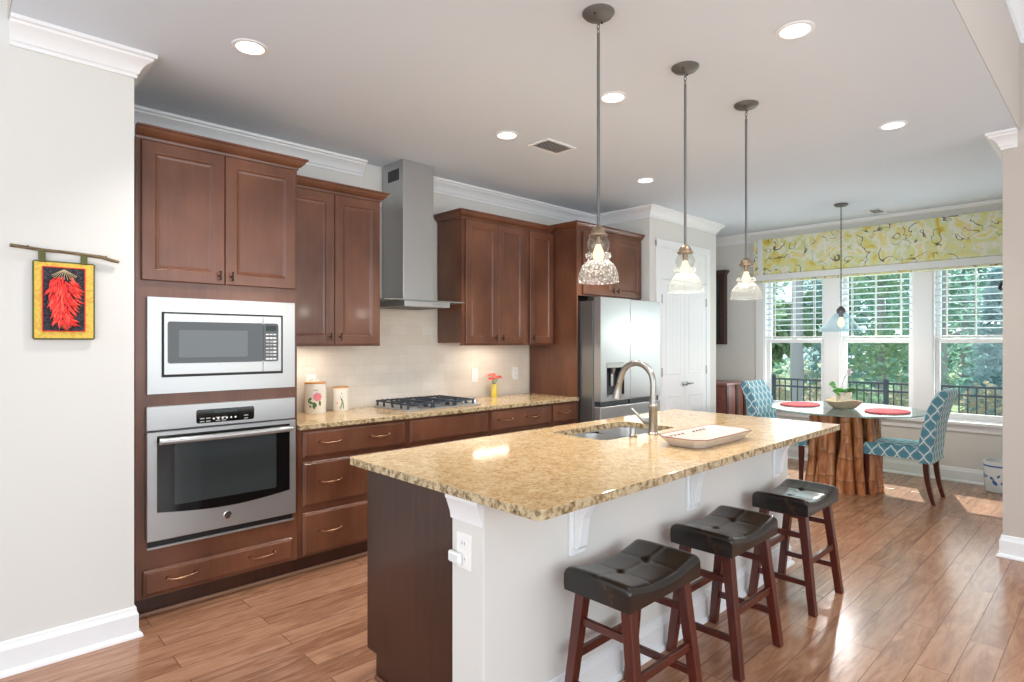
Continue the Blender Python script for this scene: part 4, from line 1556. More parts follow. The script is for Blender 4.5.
# ================================================================== BAR STOOLS
def stool():
    t = thing('bar_stool', (0, 0, 0), 'x', 'stool', 'saddle bar stools at the island')
    hw, hd = 0.225, 0.140

    def top(u, v):
        x = (u - 0.5) * 2
        y = (v - 0.5) * 2
        ex = 1 - max(0, abs(x) - 0.80) ** 2 * 5.0
        z = 0.560 + 0.032 * x * x - 0.006 * (abs(y) ** 4) - 0.009 * max(0, (abs(x) - 0.90) / 0.10) ** 2 - 0.007 * max(0, (abs(y) - 0.86) / 0.14) ** 2
        # seams and buttons
        for sx in (-0.36, 0.36):
            z -= 0.0022 * math.exp(-((x - sx) / 0.025) ** 2)
            z -= 0.010 * math.exp(-((x - sx) / 0.07) ** 2 - (y / 0.10) ** 2)
        z -= 0.002 * math.exp(-(y / 0.04) ** 2)
        return (x * hw, y * hd, z)
    mb = MB()
    nu, nv = 48, 30
    V = mb.grid(top, nu, nv)
    rim_ = [V[i][0] for i in range(nu + 1)] + [V[nu][j] for j in range(1, nv + 1)] + [V[i][nv] for i in range(nu - 1, -1, -1)] + [V[0][j] for j in range(nv - 1, 0, -1)]
    prev = rim_
    for (grow, zt) in ((0.003, 0.545), (0.0035, 0.525), (0.002, 0.50)):
        cur = []
        for q in rim_:
            x, y, z = q.co
            sx = 1 + grow / hw
            sy = 1 + grow / hd
            zz = zt if zt < 0.53 else z - 0.014
            cur.append(mb.v((x * sx, y * sy, min(zz, z - 0.010))))
        k = len(cur)
        for i in range(k):
            mb.f([prev[i], prev[(i + 1) % k], cur[(i + 1) % k], cur[i]])
        prev = cur
    mb.f(list(reversed(prev)))
    seat = mb.build('seat', 'leather', t, smooth=70)
    for sx in (-0.36, 0.36):
        MB().ball((sx * hw, 0, 0.552), 0.010, 10, 0, (1, 1, 0.5)).build('button', 'leather', seat, smooth=60)
    # apron under the cushion
    MB().box(-0.185, 0.185, -0.105, 0.105, 0.482, 0.4995).build('seat_board', 'stoolwood', t)
    tx, ty, bx, by = 0.172, 0.098, 0.198, 0.158
    zt = 0.4990

    def at(sx, sy, z):
        k = z / zt
        return (sx * (bx + (tx - bx) * k), sy * (by + (ty - by) * k), z)
    for sx in (-1, 1):
        for sy in (-1, 1):
            MB().bar(at(sx, sy, 0), at(sx, sy, zt), 0.036, 0.036, 0.042, 0.042).build('leg', 'stoolwood', t, bevel=0.003)
    for sy in (-1, 1):
        MB().beam(at(-1, sy, 0.255), at(1, sy, 0.255), 0.018, 0.032).build('stretcher', 'stoolwood', t, bevel=0.003)
    for sx in (-1, 1):
        for z in (0.385, 0.150):
            MB().beam(at(sx, -1, z), at(sx, 1, z), 0.018, 0.028).build('stretcher', 'stoolwood', t, bevel=0.003)
    return t


st0 = stool()
st0.location = (1.835, 1.262, 0)
st0['label'] = 'dark leather saddle bar stool nearest the camera at the island corner'
copy_tree(st0, (2.555, 1.264, 0), 0, 'dark leather saddle bar stool in the middle of the three at the island')
copy_tree(st0, (3.378, 1.262, 0), 0, 'dark leather saddle bar stool nearest the dining table')


# ================================================================== PENDANTS AND DOWNLIGHTS
def island_pendant(glass):
    t = thing('pendant_light', (0, 0, 0), 'x', 'pendant light', 'pendant lights over the island')
    c = MB().lathe([(0.066, CH - 0.0005), (0.066, CH - 0.006), (0.055, CH - 0.018), (0.02, CH - 0.026), (0.008, CH - 0.03)], (0, 0, 0), 28).build('canopy', 'stemgray', t, smooth=40)
    for a in (0.3, 0.3 + PI):
        MB().ball((0.042 * math.cos(a), 0.042 * math.sin(a), CH - 0.023), 0.005, 8).build('screw', 'bronze', c, smooth=60)
    mb = MB()
    for k in range(3):
        z = CH - 0.038 - k * 0.020
        ax = Vector((1, 0, 0)) if k % 2 == 0 else Vector((0, 1, 0))
        mb.tube([Vector((0, 0, z)) + ax * (0.006 * math.cos(q)) + Vector((0, 0, 0.013 * math.sin(q))) for q in [2 * PI * i / 12 for i in range(13)]], 0.002, 6)
    mb.build('chain', 'stemgray', t, smooth=50)
    MB().tube([(0, 0, CH - 0.085), (0, 0, 1.862)], 0.0062, 10).build('stem', 'stemgray', t, smooth=50)
    MB().lathe([(0.009, 1.870), (0.013, 1.866), (0.022, 1.859), (0.029, 1.848), (0.031, 1.836), (0.038, 1.833), (0.038, 1.826), (0.012, 1.824), (0.012, 1.790)], (0, 0, 0), 24).build('socket_cup', 'brass', t, smooth=40)
    MB().lathe([(0.010, 1.790), (0.013, 1.782), (0.022, 1.758), (0.024, 1.745), (0.018, 1.728), (0, 1.722)], (0, 0, 0), 18).build('bulb', 'bulb', t, smooth=60)
    outer = [(0.030, 1.824), (0.040, 1.812), (0.046, 1.796), (0.045, 1.780), (0.040, 1.765), (0.039, 1.760), (0.050, 1.754), (0.053, 1.745), (0.050, 1.735), (0.043, 1.730), (0.046, 1.723), (0.060, 1.712), (0.072, 1.695), (0.080, 1.672), (0.084, 1.648), (0.084, 1.634)]
    inner = [(r - 0.0025, z) for r, z in reversed(outer)]
    MB().lathe(outer + inner, (0, 0, 0), 40, caps=False).build('glass_shade', glass, t, smooth=60)
    return t


pn = island_pendant('shadeglass')
pn.location = (1.936, 1.505, 0)
pn['label'] = 'glass pendant light over the island nearest the camera'
copy_tree(pn, (2.628, 1.507, 0), 0, 'middle glass pendant light over the island')
copy_tree(pn, (3.291, 1.503, 0), 0, 'glass pendant light over the far end of the island')
for x in (1.936, 2.628, 3.291):
    add_light('pendant_bulb_glow', 'POINT', (x, 1.505, 1.70), (0, 0, 0), 6.5, (1.0, 0.93, 0.84), radius=0.02)

DX, DY_ = 6.345, 1.945
dp = thing('dining_pendant', (DX, DY_, 0), 'wide clear glass pendant light on a chain above the dining table', 'pendant light')
MB().lathe([(0.062, CH - 0.0005), (0.062, CH - 0.012), (0.05, CH - 0.022), (0.008, CH - 0.03)], (DX, DY_, 0), 26).build('canopy', 'stemgray', dp, smooth=40)
mb = MB()
z = CH - 0.036
k = 0
while z > 1.742:
    ax = Vector((1, 0, 0)) if k % 2 == 0 else Vector((0, 1, 0))
    mb.tube([Vector((DX, DY_, z)) + ax * (0.006 * math.cos(q)) + Vector((0, 0, 0.014 * math.sin(q))) for q in [2 * PI * i / 10 for i in range(11)]], 0.0026, 5)
    z -= 0.0225
    k += 1
mb.build('chain', 'stemgray', dp, smooth=50)
MB().lathe([(0.008, 1.745), (0.016, 1.735), (0.036, 1.715), (0.042, 1.695), (0.036, 1.672), (0.02, 1.664), (0.018, 1.635)], (DX, DY_, 0), 22).build('socket_cup', 'stemgray', dp, smooth=40)
MB().lathe([(0.014, 1.634), (0.020, 1.620), (0.030, 1.585), (0.030, 1.565), (0.02, 1.542), (0, 1.535)], (DX, DY_, 0), 18).build('bulb', 'bulb', dp, smooth=60)
outer = [(0.040, 1.682), (0.060, 1.668), (0.085, 1.640), (0.105, 1.610), (0.13, 1.575), (0.165, 1.535), (0.188, 1.510), (0.200, 1.490)]
inner = [(r - 0.003, z_ - 0.001) for r, z_ in reversed(outer)]
MB().lathe(outer + inner, (DX, DY_, 0), 44, caps=False).build('glass_shade', 'clearglass', dp, smooth=60)
add_light('dining_bulb_glow', 'POINT', (DX, DY_, 1.52), (0, 0, 0), 23, (1.0, 0.95, 0.88), radius=0.03)


def downlight(x, y):
    t = thing('recessed_light', (x, y, CH), 'x', 'ceiling light', 'recessed ceiling lights')
    MB().lathe([(0.078, -0.0003), (0.078, -0.004), (0.070, -0.007), (0.060, -0.006), (0.060, -0.0003)], (x, y, CH), 32, caps=False).build('trim_ring', 'trim', t, smooth=40)
    MB().lathe([(0.0, -0.0025), (0.0595, -0.0025)], (x, y, CH), 32, caps=False).build('lens', 'lamp', t)
    return t


spots = [(1.008, 2.789, 'recessed ceiling light in front of the tall oven cabinet'),
         (2.650, 2.810, 'recessed ceiling light left of the vent by the range hood'),
         (4.225, 2.791, 'recessed ceiling light nearest the fridge cabinet'),
         (2.662, 1.968, 'recessed ceiling light between the first two pendants'),
         (2.661, 0.998, 'largest recessed ceiling light at the top right of the middle pendant'),
         (4.267, 1.012, 'recessed ceiling light toward the window shade at the right')]
d0 = None
for x, y, lab in spots:
    if d0 is None:
        d0 = downlight(x, y)
        d0['label'] = lab
    else:
        copy_tree(d0, (x, y, CH), 0, lab)
    add_light('downlight_beam', 'SPOT', (x, y, CH - 0.02), (0, 0, 0), (82 if x < 2 else 108) if y > 2.5 else 44, (1.0, 0.975, 0.94), spot=math.radians(108), blend=1.0, radius=0.055)


def vent(x0, x1, y0, y1, lab):
    t = thing('ceiling_vent', ((x0 + x1) / 2, (y0 + y1) / 2, CH), lab, 'vent')
    mb = MB()
    z0, z1 = CH - 0.008, CH - 0.0003
    f_ = 0.022
    mb.box(x0, x1, y0, y0 + f_, z0, z1)
    mb.box(x0, x1, y1 - f_, y1, z0, z1)
    mb.box(x0, x0 + f_, y0 + f_, y1 - f_, z0, z1)
    mb.box(x1 - f_, x1, y0 + f_, y1 - f_, z0, z1)
    mb.build('frame', 'trim', t, bevel=0.002)
    mb = MB()
    nsl = max(4, int((x1 - x0 - 2 * f_) / 0.018))
    for i in range(nsl):
        xx = x0 + f_ + (x1 - x0 - 2 * f_) * (i + 0.5) / nsl
        mb.hexa([(xx - 0.006, y0 + f_, z0), (xx - 0.003, y0 + f_, z0), (xx - 0.003, y1 - f_, z0), (xx - 0.006, y1 - f_, z0),
                 (xx + 0.003, y0 + f_, z1 - 0.001), (xx + 0.006, y0 + f_, z1 - 0.001), (xx + 0.006, y1 - f_, z1 - 0.001), (xx + 0.003, y1 - f_, z1 - 0.001)])
    mb.build('louvers', 'trim', t)
    MB().box(x0 + f_, x1 - f_, y0 + f_, y1 - f_, CH - 0.0012, CH - 0.0003).build('duct_shade_sheet', 'graydark', t)  # dark sheet in place of the shade inside the duct


vent(2.885, 3.175, 2.660, 2.850, 'white louvered ceiling vent between the hood and the first pendant')
vent(6.80, 7.06, 1.72, 1.86, 'small white ceiling vent above the window shade')


# ================================================================== DINING AREA
# roman shade
rs = thing('roman_shade', (7.22, 1.9, 2.1), 'wide yellow floral roman shade with white band over the dining windows', 'window shade')
SX0, SX1, SY0, SY1 = 7.185, 7.268, 0.58, 3.19
mb = MB()
mb.box(SX0, SX1, SY0, SY1, 2.26, 2.640)
mb.build('shade_fabric', 'floral', rs, bevel=0.004)
mb = MB()
for k, (zb, zt, o) in enumerate(((2.206, 2.262, 0.012), (2.212, 2.292, 0.006))):
    mb.prism([(SX0 - o, zb + 0.012), (SX0 - o + 0.01, zb), (SX1 - 0.02, zb), (SX1 - 0.02, zt), (SX0 - o + 0.004, zt)], 'y', SY0, SY1)
mb.build('lower_fold', 'floral', rs, bevel=0.003)
mb = MB()
mb.prism([(SX0 - 0.016, 2.140), (SX0 - 0.010, 2.132), (SX1 - 0.03, 2.132), (SX1 - 0.03, 2.205), (SX0 - 0.016, 2.205)], 'y', SY0, SY1)
mb.box(SX0 - 0.014, SX0 - 0.0005, 3.075, 3.130, 2.205, 2.636)
mb.build('white_band', 'shadeband', rs, bevel=0.002)
MB().prism([(SX0 - 0.018, 2.112), (SX1 - 0.03, 2.112), (SX1 - 0.03, 2.1315), (SX0 - 0.018, 2.1315)], 'y', SY0, SY1).build('bottom_hem', 'floral', rs, bevel=0.003)

# blinds
bl = None
for i, (a, b) in enumerate(OPEN):
    t = thing('venetian_blind', (WX + 0.03, (a + b) / 2, 1.45), 'white half-lowered slat blind in the ' + ['left', 'middle', 'right'][i] + ' dining window', 'blind', 'blinds in the dining windows')
    xc = WX + 0.027
    A, B = a + 0.016, b - 0.016
    MB().box(xc - 0.024, xc + 0.024, A, B, 2.225, 2.285).build('headrail', 'white', t, bevel=0.003)
    mb = MB()
    z = 2.19
    while z > 1.475:
        mb.hexa([(xc - 0.024, A, z + 0.0025), (xc + 0.024, A, z - 0.0055), (xc + 0.024, B, z - 0.0055), (xc - 0.024, B, z + 0.0025),
                 (xc - 0.024, A, z + 0.0050), (xc + 0.024, A, z - 0.0030), (xc + 0.024, B, z - 0.0030), (xc - 0.024, B, z + 0.0050)])
        z -= 0.066
    mb.build('slats', 'blind', t)
    MB().box(xc - 0.024, xc + 0.024, A, B, 1.440, 1.456).build('bottom_rail', 'white', t, bevel=0.003)
    mb = MB()
    for f_ in (0.15, 0.5, 0.85):
        y = A + (B - A) * f_
        for xx in (xc - 0.0245, xc + 0.0245):
            mb.box(xx - 0.0008, xx + 0.0008, y - 0.004, y + 0.004, 1.456, 2.225)
    mb.build('ladder_tape', 'white', t)

# wall curio with cornice and the sideboard below it
cu = thing('wall_curio', (7.25, 3.83, 1.75), 'dark wood glass-front curio with cornice on the wall beside the pantry corner', 'curio cabinet')
cy0, cy1 = 3.578, 3.995
mb = MB()
mb.box(7.222, 7.288, cy0, cy0 + 0.012, 1.375, 2.255)
mb.box(7.222, 7.288, cy1 - 0.012, cy1, 1.375, 2.255)
mb.box(7.222, 7.288, cy0, cy1, 1.360, 1.378)
mb.box(7.222, 7.288, cy0, cy1, 2.252, 2.265)
mb.box(7.280, 7.288, cy0 + 0.012, cy1 - 0.012, 1.378, 2.252)
mb.build('case', 'cherry_dark', cu)
mb = MB()
mb.box(7.205, 7.221, cy0, cy0 + 0.055, 1.362, 2.262)
mb.box(7.205, 7.221, cy1 - 0.055, cy1, 1.362, 2.262)
mb.box(7.205, 7.221, cy0 + 0.055, cy1 - 0.055, 1.362, 1.405)
mb.box(7.205, 7.221, cy0 + 0.055, cy1 - 0.055, 2.205, 2.262)
dr_ = mb.build('door', 'cherry_dark', cu, bevel=0.004)
MB().box(7.212, 7.216, cy0 + 0.055, cy1 - 0.055, 1.405, 2.205).build('pane', 'blackgloss', dr_)
mb = MB()
mb.sweep([(0, 2.262), (0.006, 2.262), (0.012, 2.275), (0.03, 2.298), (0.034, 2.312), (0, 2.312)], (7.205, cy1, 0), (7.205, cy0, 0), (-1, 0, 0), 0, 1)
mb.sweep([(0, 2.262), (0.006, 2.262), (0.012, 2.275), (0.03, 2.298), (0.034, 2.312), (0, 2.312)], (7.205, cy0, 0), (7.288, cy0, 0), (0, -1, 0), 1, 0)
mb.build('cornice', 'cherry_dark', cu, smooth=25)

sb = thing('sideboard', (6.98, 3.65, 0), 'rosy wood sideboard standing in the corner beside the pantry wall', 'sideboard')
sx0, sx1, sy0, sy1 = 6.695, 7.235, 3.305, 3.96
mb = MB()
mb.box(sx0 + 0.02, sx1, sy0 + 0.008, sy1, 0.10, 0.868)
mb.build('case', 'redwood', sb)
MB().box(sx0 - 0.025, sx1 + 0.01, sy0 - 0.025, sy1 + 0.005, 0.869, 0.900).build('top', 'redwood', sb, bevel=0.006)
for z0, z1 in ((0.70, 0.85), (0.42, 0.685), (0.13, 0.405)):
    mb = MB()
    mb.box(sx0, sx0 + 0.019, sy0 + 0.06, sy1 - 0.02, z0, z1)
    d = mb.build('drawer', 'redwood', sb, bevel=0.004)
    for y in (sy0 + 0.18, sy1 - 0.16):
        MB().lathe([(0.006, 0), (0.006, -0.012), (0.014, -0.018), (0.010, -0.026)], (sx0, y, (z0 + z1) / 2), 12, axis='x').build('knob', 'bronze', d, smooth=40)
mb = MB()
for x in (sx0 + 0.045, sx0 + 0.29, sx1 - 0.045):
    mb.box(x - 0.028, x + 0.028, sy0 - 0.006, sy0 + 0.0075, 0.10, 0.868)
mb.build('side_stiles', 'cherry_dark', sb, bevel=0.003)
mb = MB()
for x0, x1 in ((sx0 + 0.085, sx0 + 0.25), (sx0 + 0.33, sx1 - 0.085)):
    mb.box(x0, x1, sy0 + 0.001, sy0 + 0.0075, 0.14, 0.83)
mb.build('side_panel', 'redwood', sb, bevel=0.003)
for x in (sx0 + 0.05, sx1 - 0.04):
    for y in (sy0 + 0.04, sy1 - 0.04):
        MB().bar((x, y, 0), (x, y, 0.0995), 0.035, 0.035, 0.05, 0.05).build('leg', 'cherry_dark', sb, bevel=0.003)

# glass dining table on bamboo canes
TX, TY, TZ = 6.255, 1.885, 0.752
tb = thing('dining_table', (TX, TY, 0), 'round glass dining table on a base of upright bamboo canes', 'dining table')
R_ = 0.675
mb = MB()
mb.lathe([(0, -0.012), (R_ - 0.003, -0.012)], (TX, TY, TZ), 72, 0, caps=False)
mb.lathe([(R_ - 0.003, -0.012), (R_, -0.009), (R_, -0.003), (R_ - 0.003, 0)], (TX, TY, TZ), 72, 1, caps=False)
mb.lathe([(R_ - 0.003, 0), (0, 0)], (TX, TY, TZ), 72, 0, caps=False)
mb.build('glass_top', ['tableglass', 'glassedge'], tb, smooth=30)
r_ = random.Random(5)
nc = 32
for k in range(nc):
    outer_ = k < 23
    ring = r_.uniform(0.275, 0.325) if outer_ else r_.uniform(0.12, 0.2)
    a = 2 * PI * (k / 23 if outer_ else (k - 23) / 9 + 0.1) + r_.uniform(-0.05, 0.05)
    rb = ring
    rt = ring + r_.uniform(-0.06, 0.0)
    at_ = a + r_.uniform(-0.34, 0.34)
    p0 = Vector((TX + rb * math.cos(a), TY + rb * math.sin(a), 0.0))
    p1 = Vector((TX + rt * math.cos(at_), TY + rt * math.sin(at_), 0.7385))
    rad = r_.uniform(0.029, 0.042)
    ns = 22
    nodes = []
    q = r_.uniform(0.06, 0.2)
    while q < 0.97:
        nodes.append(q)
        q += r_.uniform(0.20, 0.32)
    pts, rr = [], []
    bow = r_.uniform(-0.025, 0.02)
    kink = r_.uniform(-0.012, 0.012)
    ss = sorted(set([i / ns for i in range(ns + 1)] + [min(1, max(0, q + d)) for q in nodes for d in (-0.012, -0.006, 0, 0.006, 0.012)]))
    for s_ in ss:
        p = p0.lerp(p1, s_) + Vector((math.cos(a), math.sin(a), 0)) * (bow * math.sin(PI * s_)) + Vector((-math.sin(a), math.cos(a), 0)) * (kink * math.sin(2.5 * PI * s_ + k))
        dn = min([abs(s_ - q) for q in nodes] + [1])
        bump_ = 1 + (0.10 * math.exp(-(dn / 0.008) ** 2)) + 0.02 * math.sin(s_ * 9 + k)
        pts.append(p)
        rr.append(rad * bump_)
    cm = MB()
    cm.tube(pts, rr, 12, 0)
    cane = cm.build('bamboo_cane', 'bamboo', tb, smooth=60)
    for q in nodes:
        nm_ = MB()
        p = p0.lerp(p1, q) + Vector((math.cos(a), math.sin(a), 0)) * (bow * math.sin(PI * q)) + Vector((-math.sin(a), math.cos(a), 0)) * (kink * math.sin(2.5 * PI * q + k))
        nm_.tube([p - Vector((0, 0, 0.0025)), p + Vector((0, 0, 0.0025))], rad * 1.115 + 0.0006, 12, 0)
        nm_.build('node_ring', 'twig', cane, smooth=60)

for (px, py_, lab) in ((TX + 0.02, TY + 0.42, 'oval coral red placemat on the far left side of the glass table'), (TX - 0.05, TY - 0.37, 'oval coral red placemat on the right side of the glass table')):
    pm = thing('placemat', (px, py_, TZ), lab, 'placemat', 'placemats on the glass table')
    mb = MB()
    mb.lathe([(0, 0.0006), (1, 0.0006), (1.0, 0.006), (0.97, 0.008), (0, 0.008)], (0, 0, 0), 40, caps=False)
    for vv in mb.bm.verts:
        vv.co = Vector((px + vv.co.x * 0.235, py_ + vv.co.y * 0.175, TZ + vv.co.z))
    mb.build('mat', 'placemat', pm, smooth=30)
    mb = MB()
    mb.tube([(px + 0.232 * math.cos(2 * PI * i / 40), py_ + 0.172 * math.sin(2 * PI * i / 40), TZ + 0.006) for i in range(41)], 0.005, 6)
    mb.build('stitched_edge', 'placemat', pm, smooth=60)

# bowl with the plant
bx_, by_ = TX - 0.03, TY + 0.0
bo = thing('woven_bowl', (bx_, by_, TZ), 'pale woven boat-shaped bowl in the middle of the glass table', 'bowl')
mb = MB()
def bowlpt(u, v, off=0.0):
    a = 2 * PI * u
    s_ = v
    rx = (0.085 + 0.075 * s_) - off
    ry = (0.085 + 0.075 * s_) - off
    z = TZ + 0.0012 + 0.068 * s_ ** 1.3 + 0.020 * s_ * abs(math.sin(a + 0.76)) ** 4 + (0.006 if off else 0)
    return (bx_ + rx * math.cos(a), by_ + ry * math.sin(a), z)
V1 = mb.grid(lambda u, v: bowlpt(u, v), 40, 8, closed_u=True)
V2 = mb.grid(lambda u, v: bowlpt(u, v, 0.007), 40, 8, closed_u=True)
for i in range(40):
    j = (i + 1) % 40
    mb.f([V1[i][8], V1[j][8], V2[j][8], V2[i][8]])
mb.f([V1[i][0] for i in range(40)])
mb.f([V2[i][0] for i in reversed(range(40))])
mb.build('bowl', 'basket', bo, smooth=50)

pt = thing('potted_orchid', (bx_, by_, TZ + 0.01), 'leafy orchid in a cream pot standing in the woven bowl', 'potted plant')
zp = TZ + 0.0085
mb = MB()
mb.lathe([(0.052, zp), (0.055, zp + 0.004), (0.068, zp + 0.128), (0.072, zp + 0.132), (0.072, zp + 0.150), (0.066, zp + 0.150), (0.062, zp + 0.112)], (bx_, by_, 0), 30, caps=False)
mb.lathe([(0, zp + 0.001), (0.052, zp)], (bx_, by_, 0), 30, caps=False)
mb.build('pot', 'porcelain', pt, smooth=40)
MB().lathe([(0.0625, zp + 0.110), (0.03, zp + 0.117), (0, zp + 0.118)], (bx_, by_, 0), 20, caps=False).build('moss', 'soil', pt, smooth=60)


def leaf(parent, base, direc, length, width, droop, mat, name='leaf', curl=0.25):
    mb = MB()
    d = Vector(direc).normalized()
    sd_ = d.cross(Vector((0, 0, 1)) * 0.45 - Fv * 0.9)
    if sd_.length < 0.1:
        sd_ = Vector((1, 0, 0))
    sd_.normalize()
    up = sd_.cross(d)

    def fn(u, v):
        s_ = u
        wv_ = width * math.sin(PI * min(0.999, 0.06 + 0.94 * s_) ** 0.8) * 0.5
        c = Vector(base) + d * (length * s_) + Vector((0, 0, -droop * s_ * s_))
        x = (v - 0.5) * 2
        return c + sd_ * (x * wv_) + up * (curl * abs(x) * wv_)
    mb.grid(fn, 10, 4)
    o = mb.build(name, mat, parent, smooth=80, fixn=False)
    sm = o.modifiers.new('thickness', 'SOLIDIFY')
    sm.thickness = 0.0015
    return o


cb = Vector((bx_, by_, zp + 0.125))
Rv = Vector((math.sin(YAW), -math.cos(YAW), 0))      # spread the leaves sideways across the table
Fv = Vector((math.cos(YAW), math.sin(YAW), 0))
leaf(pt, cb + Vector((0, 0, 0.0)), -Rv * 0.9 + Vector((0, 0, 0.45)) - Fv * 0.3, 0.16, 0.085, 0.03, 'leaf')
leaf(pt, cb, -Rv * 0.2 - Fv * 0.6 + Vector((0, 0, 0.5)), 0.13, 0.085, 0.05, 'leafdark')
leaf(pt, cb, Rv * 0.9 + Vector((0, 0, 0.6)), 0.16, 0.07, 0.04, 'leafdark')
leaf(pt, cb, Rv * 0.6 + Fv * 0.5 + Vector((0, 0, 0.5)), 0.15, 0.07, 0.05, 'leaf')
leaf(pt, cb, -Rv * 0.5 + Fv * 0.5 + Vector((0, 0, 0.7)), 0.13, 0.07, 0.03, 'leaf')
mb = MB()
stp = [cb, cb - Rv * 0.02 + Vector((0, 0, 0.08)), cb + Rv * 0.005 + Vector((0, 0, 0.16)), cb + Rv * 0.05 + Vector((0, 0, 0.215))]
mb.tube(stp, [0.003, 0.0026, 0.002, 0.0016], 7)
mb.tube([cb - Rv * 0.03, cb - Rv * 0.075 + Vector((0, 0, 0.07)), cb - Rv * 0.14 + Vector((0, 0, 0.105))], 0.002, 6)
mb.build('flower_stem', 'leafdark', pt, smooth=60)
leaf(pt, cb - Rv * 0.08 + Vector((0, 0, 0.085)), -Rv * 1.0 + Vector((0, 0, 0.3)) - Fv * 0.5, 0.10, 0.075, 0.01, 'leaf')
for q in range(5):
    a = 2 * PI * q / 5
    leaf(pt, stp[-1], Rv * math.cos(a) + Vector((0, 0, math.sin(a))) - Fv * 0.3, 0.038, 0.030, 0.0, 'petalwhite', 'petal')


# parsons chairs
def dining_chair():
    t = thing('dining_chair', (0, 0, 0), 'x', 'dining chair', 'upholstered chairs at the glass table')
    W_ = 0.225
    # seat: cushion with a crown, front at +Y
    mb = MB()

    def sp(u, v):
        x = (u - 0.5) * 2
        y = (v - 0.5) * 2
        e = max(abs(x), abs(y))
        z = 0.495 - 0.012 * (x * x + 0.6 * y * y) - 0.030 * max(0, (abs(x) - 0.86) / 0.14) ** 2 - 0.030 * max(0, (abs(y) - 0.88) / 0.12) ** 2
        return (x * W_, 0.035 + y * 0.245, z)
    nu, nv = 26, 26
    V = mb.grid(sp, nu, nv)
    rim_ = [V[i][0] for i in range(nu + 1)] + [V[nu][j] for j in range(1, nv + 1)] + [V[i][nv] for i in range(nu - 1, -1, -1)] + [V[0][j] for j in range(nv - 1, 0, -1)]
    prev = rim_
    for zt, g in ((0.43, 1.012), (0.375, 1.0)):
        cur = [mb.v((q.co.x * g, 0.035 + (q.co.y - 0.035) * g, zt)) for q in rim_]
        for i in range(len(cur)):
            j = (i + 1) % len(cur)
            mb.f([prev[i], prev[j], cur[j], cur[i]])
        prev = cur
    mb.f(list(reversed(prev)))
    mb.build('seat', 'trellis', t, smooth=60)
    # back: scrolled profile in (y, z)
    cen = [(-0.205, 0.345), (-0.205, 0.45), (-0.218, 0.56), (-0.238, 0.68), (-0.262, 0.79), (-0.295, 0.88), (-0.325, 0.94)]
    th = [0.105, 0.105, 0.105, 0.10, 0.095, 0.09, 0.082]
    front, back = [], []
    for i, (y, z) in enumerate(cen):
        a = cen[max(0, i - 1)]
        b = cen[min(len(cen) - 1, i + 1)]
        dv = Vector((b[0] - a[0], b[1] - a[1])).normalized()
        nv_ = Vector((dv.y, -dv.x))
        front.append((y + nv_.x * th[i] / 2, z + nv_.y * th[i] / 2))
        back.append((y - nv_.x * th[i] / 2, z - nv_.y * th[i] / 2))
    cy, cz = cen[-1]
    a0 = math.atan2(front[-1][1] - cz, front[-1][0] - cy)
    capp = [(cy + 0.041 * math.cos(a0 + PI * k / 8), cz + 0.041 * math.sin(a0 + PI * k / 8)) for k in range(1, 8)]
    prof = front + capp + list(reversed(back))
    mb = MB()
    mb.prism(prof, 'x', -W_ - 0.004, W_ + 0.004)
    mb.build('backrest', 'trellis', t, bevel=0.010, seg=3, smooth=50)
    for sx in (-1, 1):
        mb = MB()
        mb.bar((sx * 0.195, 0.235, 0), (sx * 0.195, 0.240, 0.3745), 0.030, 0.030, 0.046, 0.046)
        mb.build('leg', 'stoolwood', t, bevel=0.003)
        mb = MB()
        for k in range(6):
            z0_, z1_ = 0.345 * k / 6, 0.345 * (k + 1) / 6
            f_ = lambda z: -0.205 - 0.055 * (1 - z / 0.345) ** 1.8
            s0 = 0.030 + 0.014 * z0_ / 0.345
            s1 = 0.030 + 0.014 * z1_ / 0.345
            mb.bar((sx * 0.19, f_(z0_), z0_), (sx * 0.19, f_(z1_), z1_ - 0.0003), s0, s0, s1, s1)
        bmesh.ops.remove_doubles(mb.bm, verts=mb.bm.verts, dist=0.0008)
        mb.build('leg', 'stoolwood', t, bevel=0.002)
    return t


dc = dining_chair()
dc.location = (6.262, 1.400, 0)
dc['label'] = 'teal trellis upholstered dining chair on the right side of the glass table'
copy_tree(dc, (6.265, 2.455, 0), PI, 'teal trellis upholstered dining chair at the far left of the glass table')

# porcelain pot by the wall corner
gp = thing('porcelain_planter', (7.07, 0.815, 0), 'blue and white porcelain pot on the floor by the right wall corner', 'pot')
mb = MB()
outer = [(0.105, 0.0), (0.112, 0.006), (0.122, 0.12), (0.124, 0.24), (0.128, 0.27), (0.128, 0.285)]
mb.lathe(outer + [(0.118, 0.285), (0.114, 0.24), (0.105, 0.03), (0, 0.025)], (7.07, 0.815, 0), 36, caps=False)
mb.lathe([(0, 0.0), (0.105, 0.0)], (7.07, 0.815, 0), 36, caps=False)
jb = mb.build('pot', 'celadon', gp, smooth=40)
mb = MB()
def gpatch(th, z, ru, rz, rot):
    vs = []
    for i in range(10):
        a = 2 * PI * i / 10
        du = ru * math.cos(a) * math.cos(rot) - rz * math.sin(a) * math.sin(rot)
        dv = ru * math.cos(a) * math.sin(rot) + rz * math.sin(a) * math.cos(rot)
        zz = z + dv
        rr_ = 0.1128 + 0.0118 * min(1, max(0, zz / 0.2))
        vs.append(mb.v((7.07 + (rr_ + 0.002) * math.cos(th + du / 0.12), 0.815 + (rr_ + 0.002) * math.sin(th + du / 0.12), zz)))
    mb.f(vs)
r_ = random.Random(9)
for k in range(26):
    th = 2 * PI * k / 26 + r_.uniform(-0.1, 0.1)
    gpatch(th, 0.14 + r_.uniform(-0.07, 0.07), 0.030 * r_.uniform(0.5, 1.2), 0.013 * r_.uniform(0.5, 1.2), r_.uniform(-1, 1))
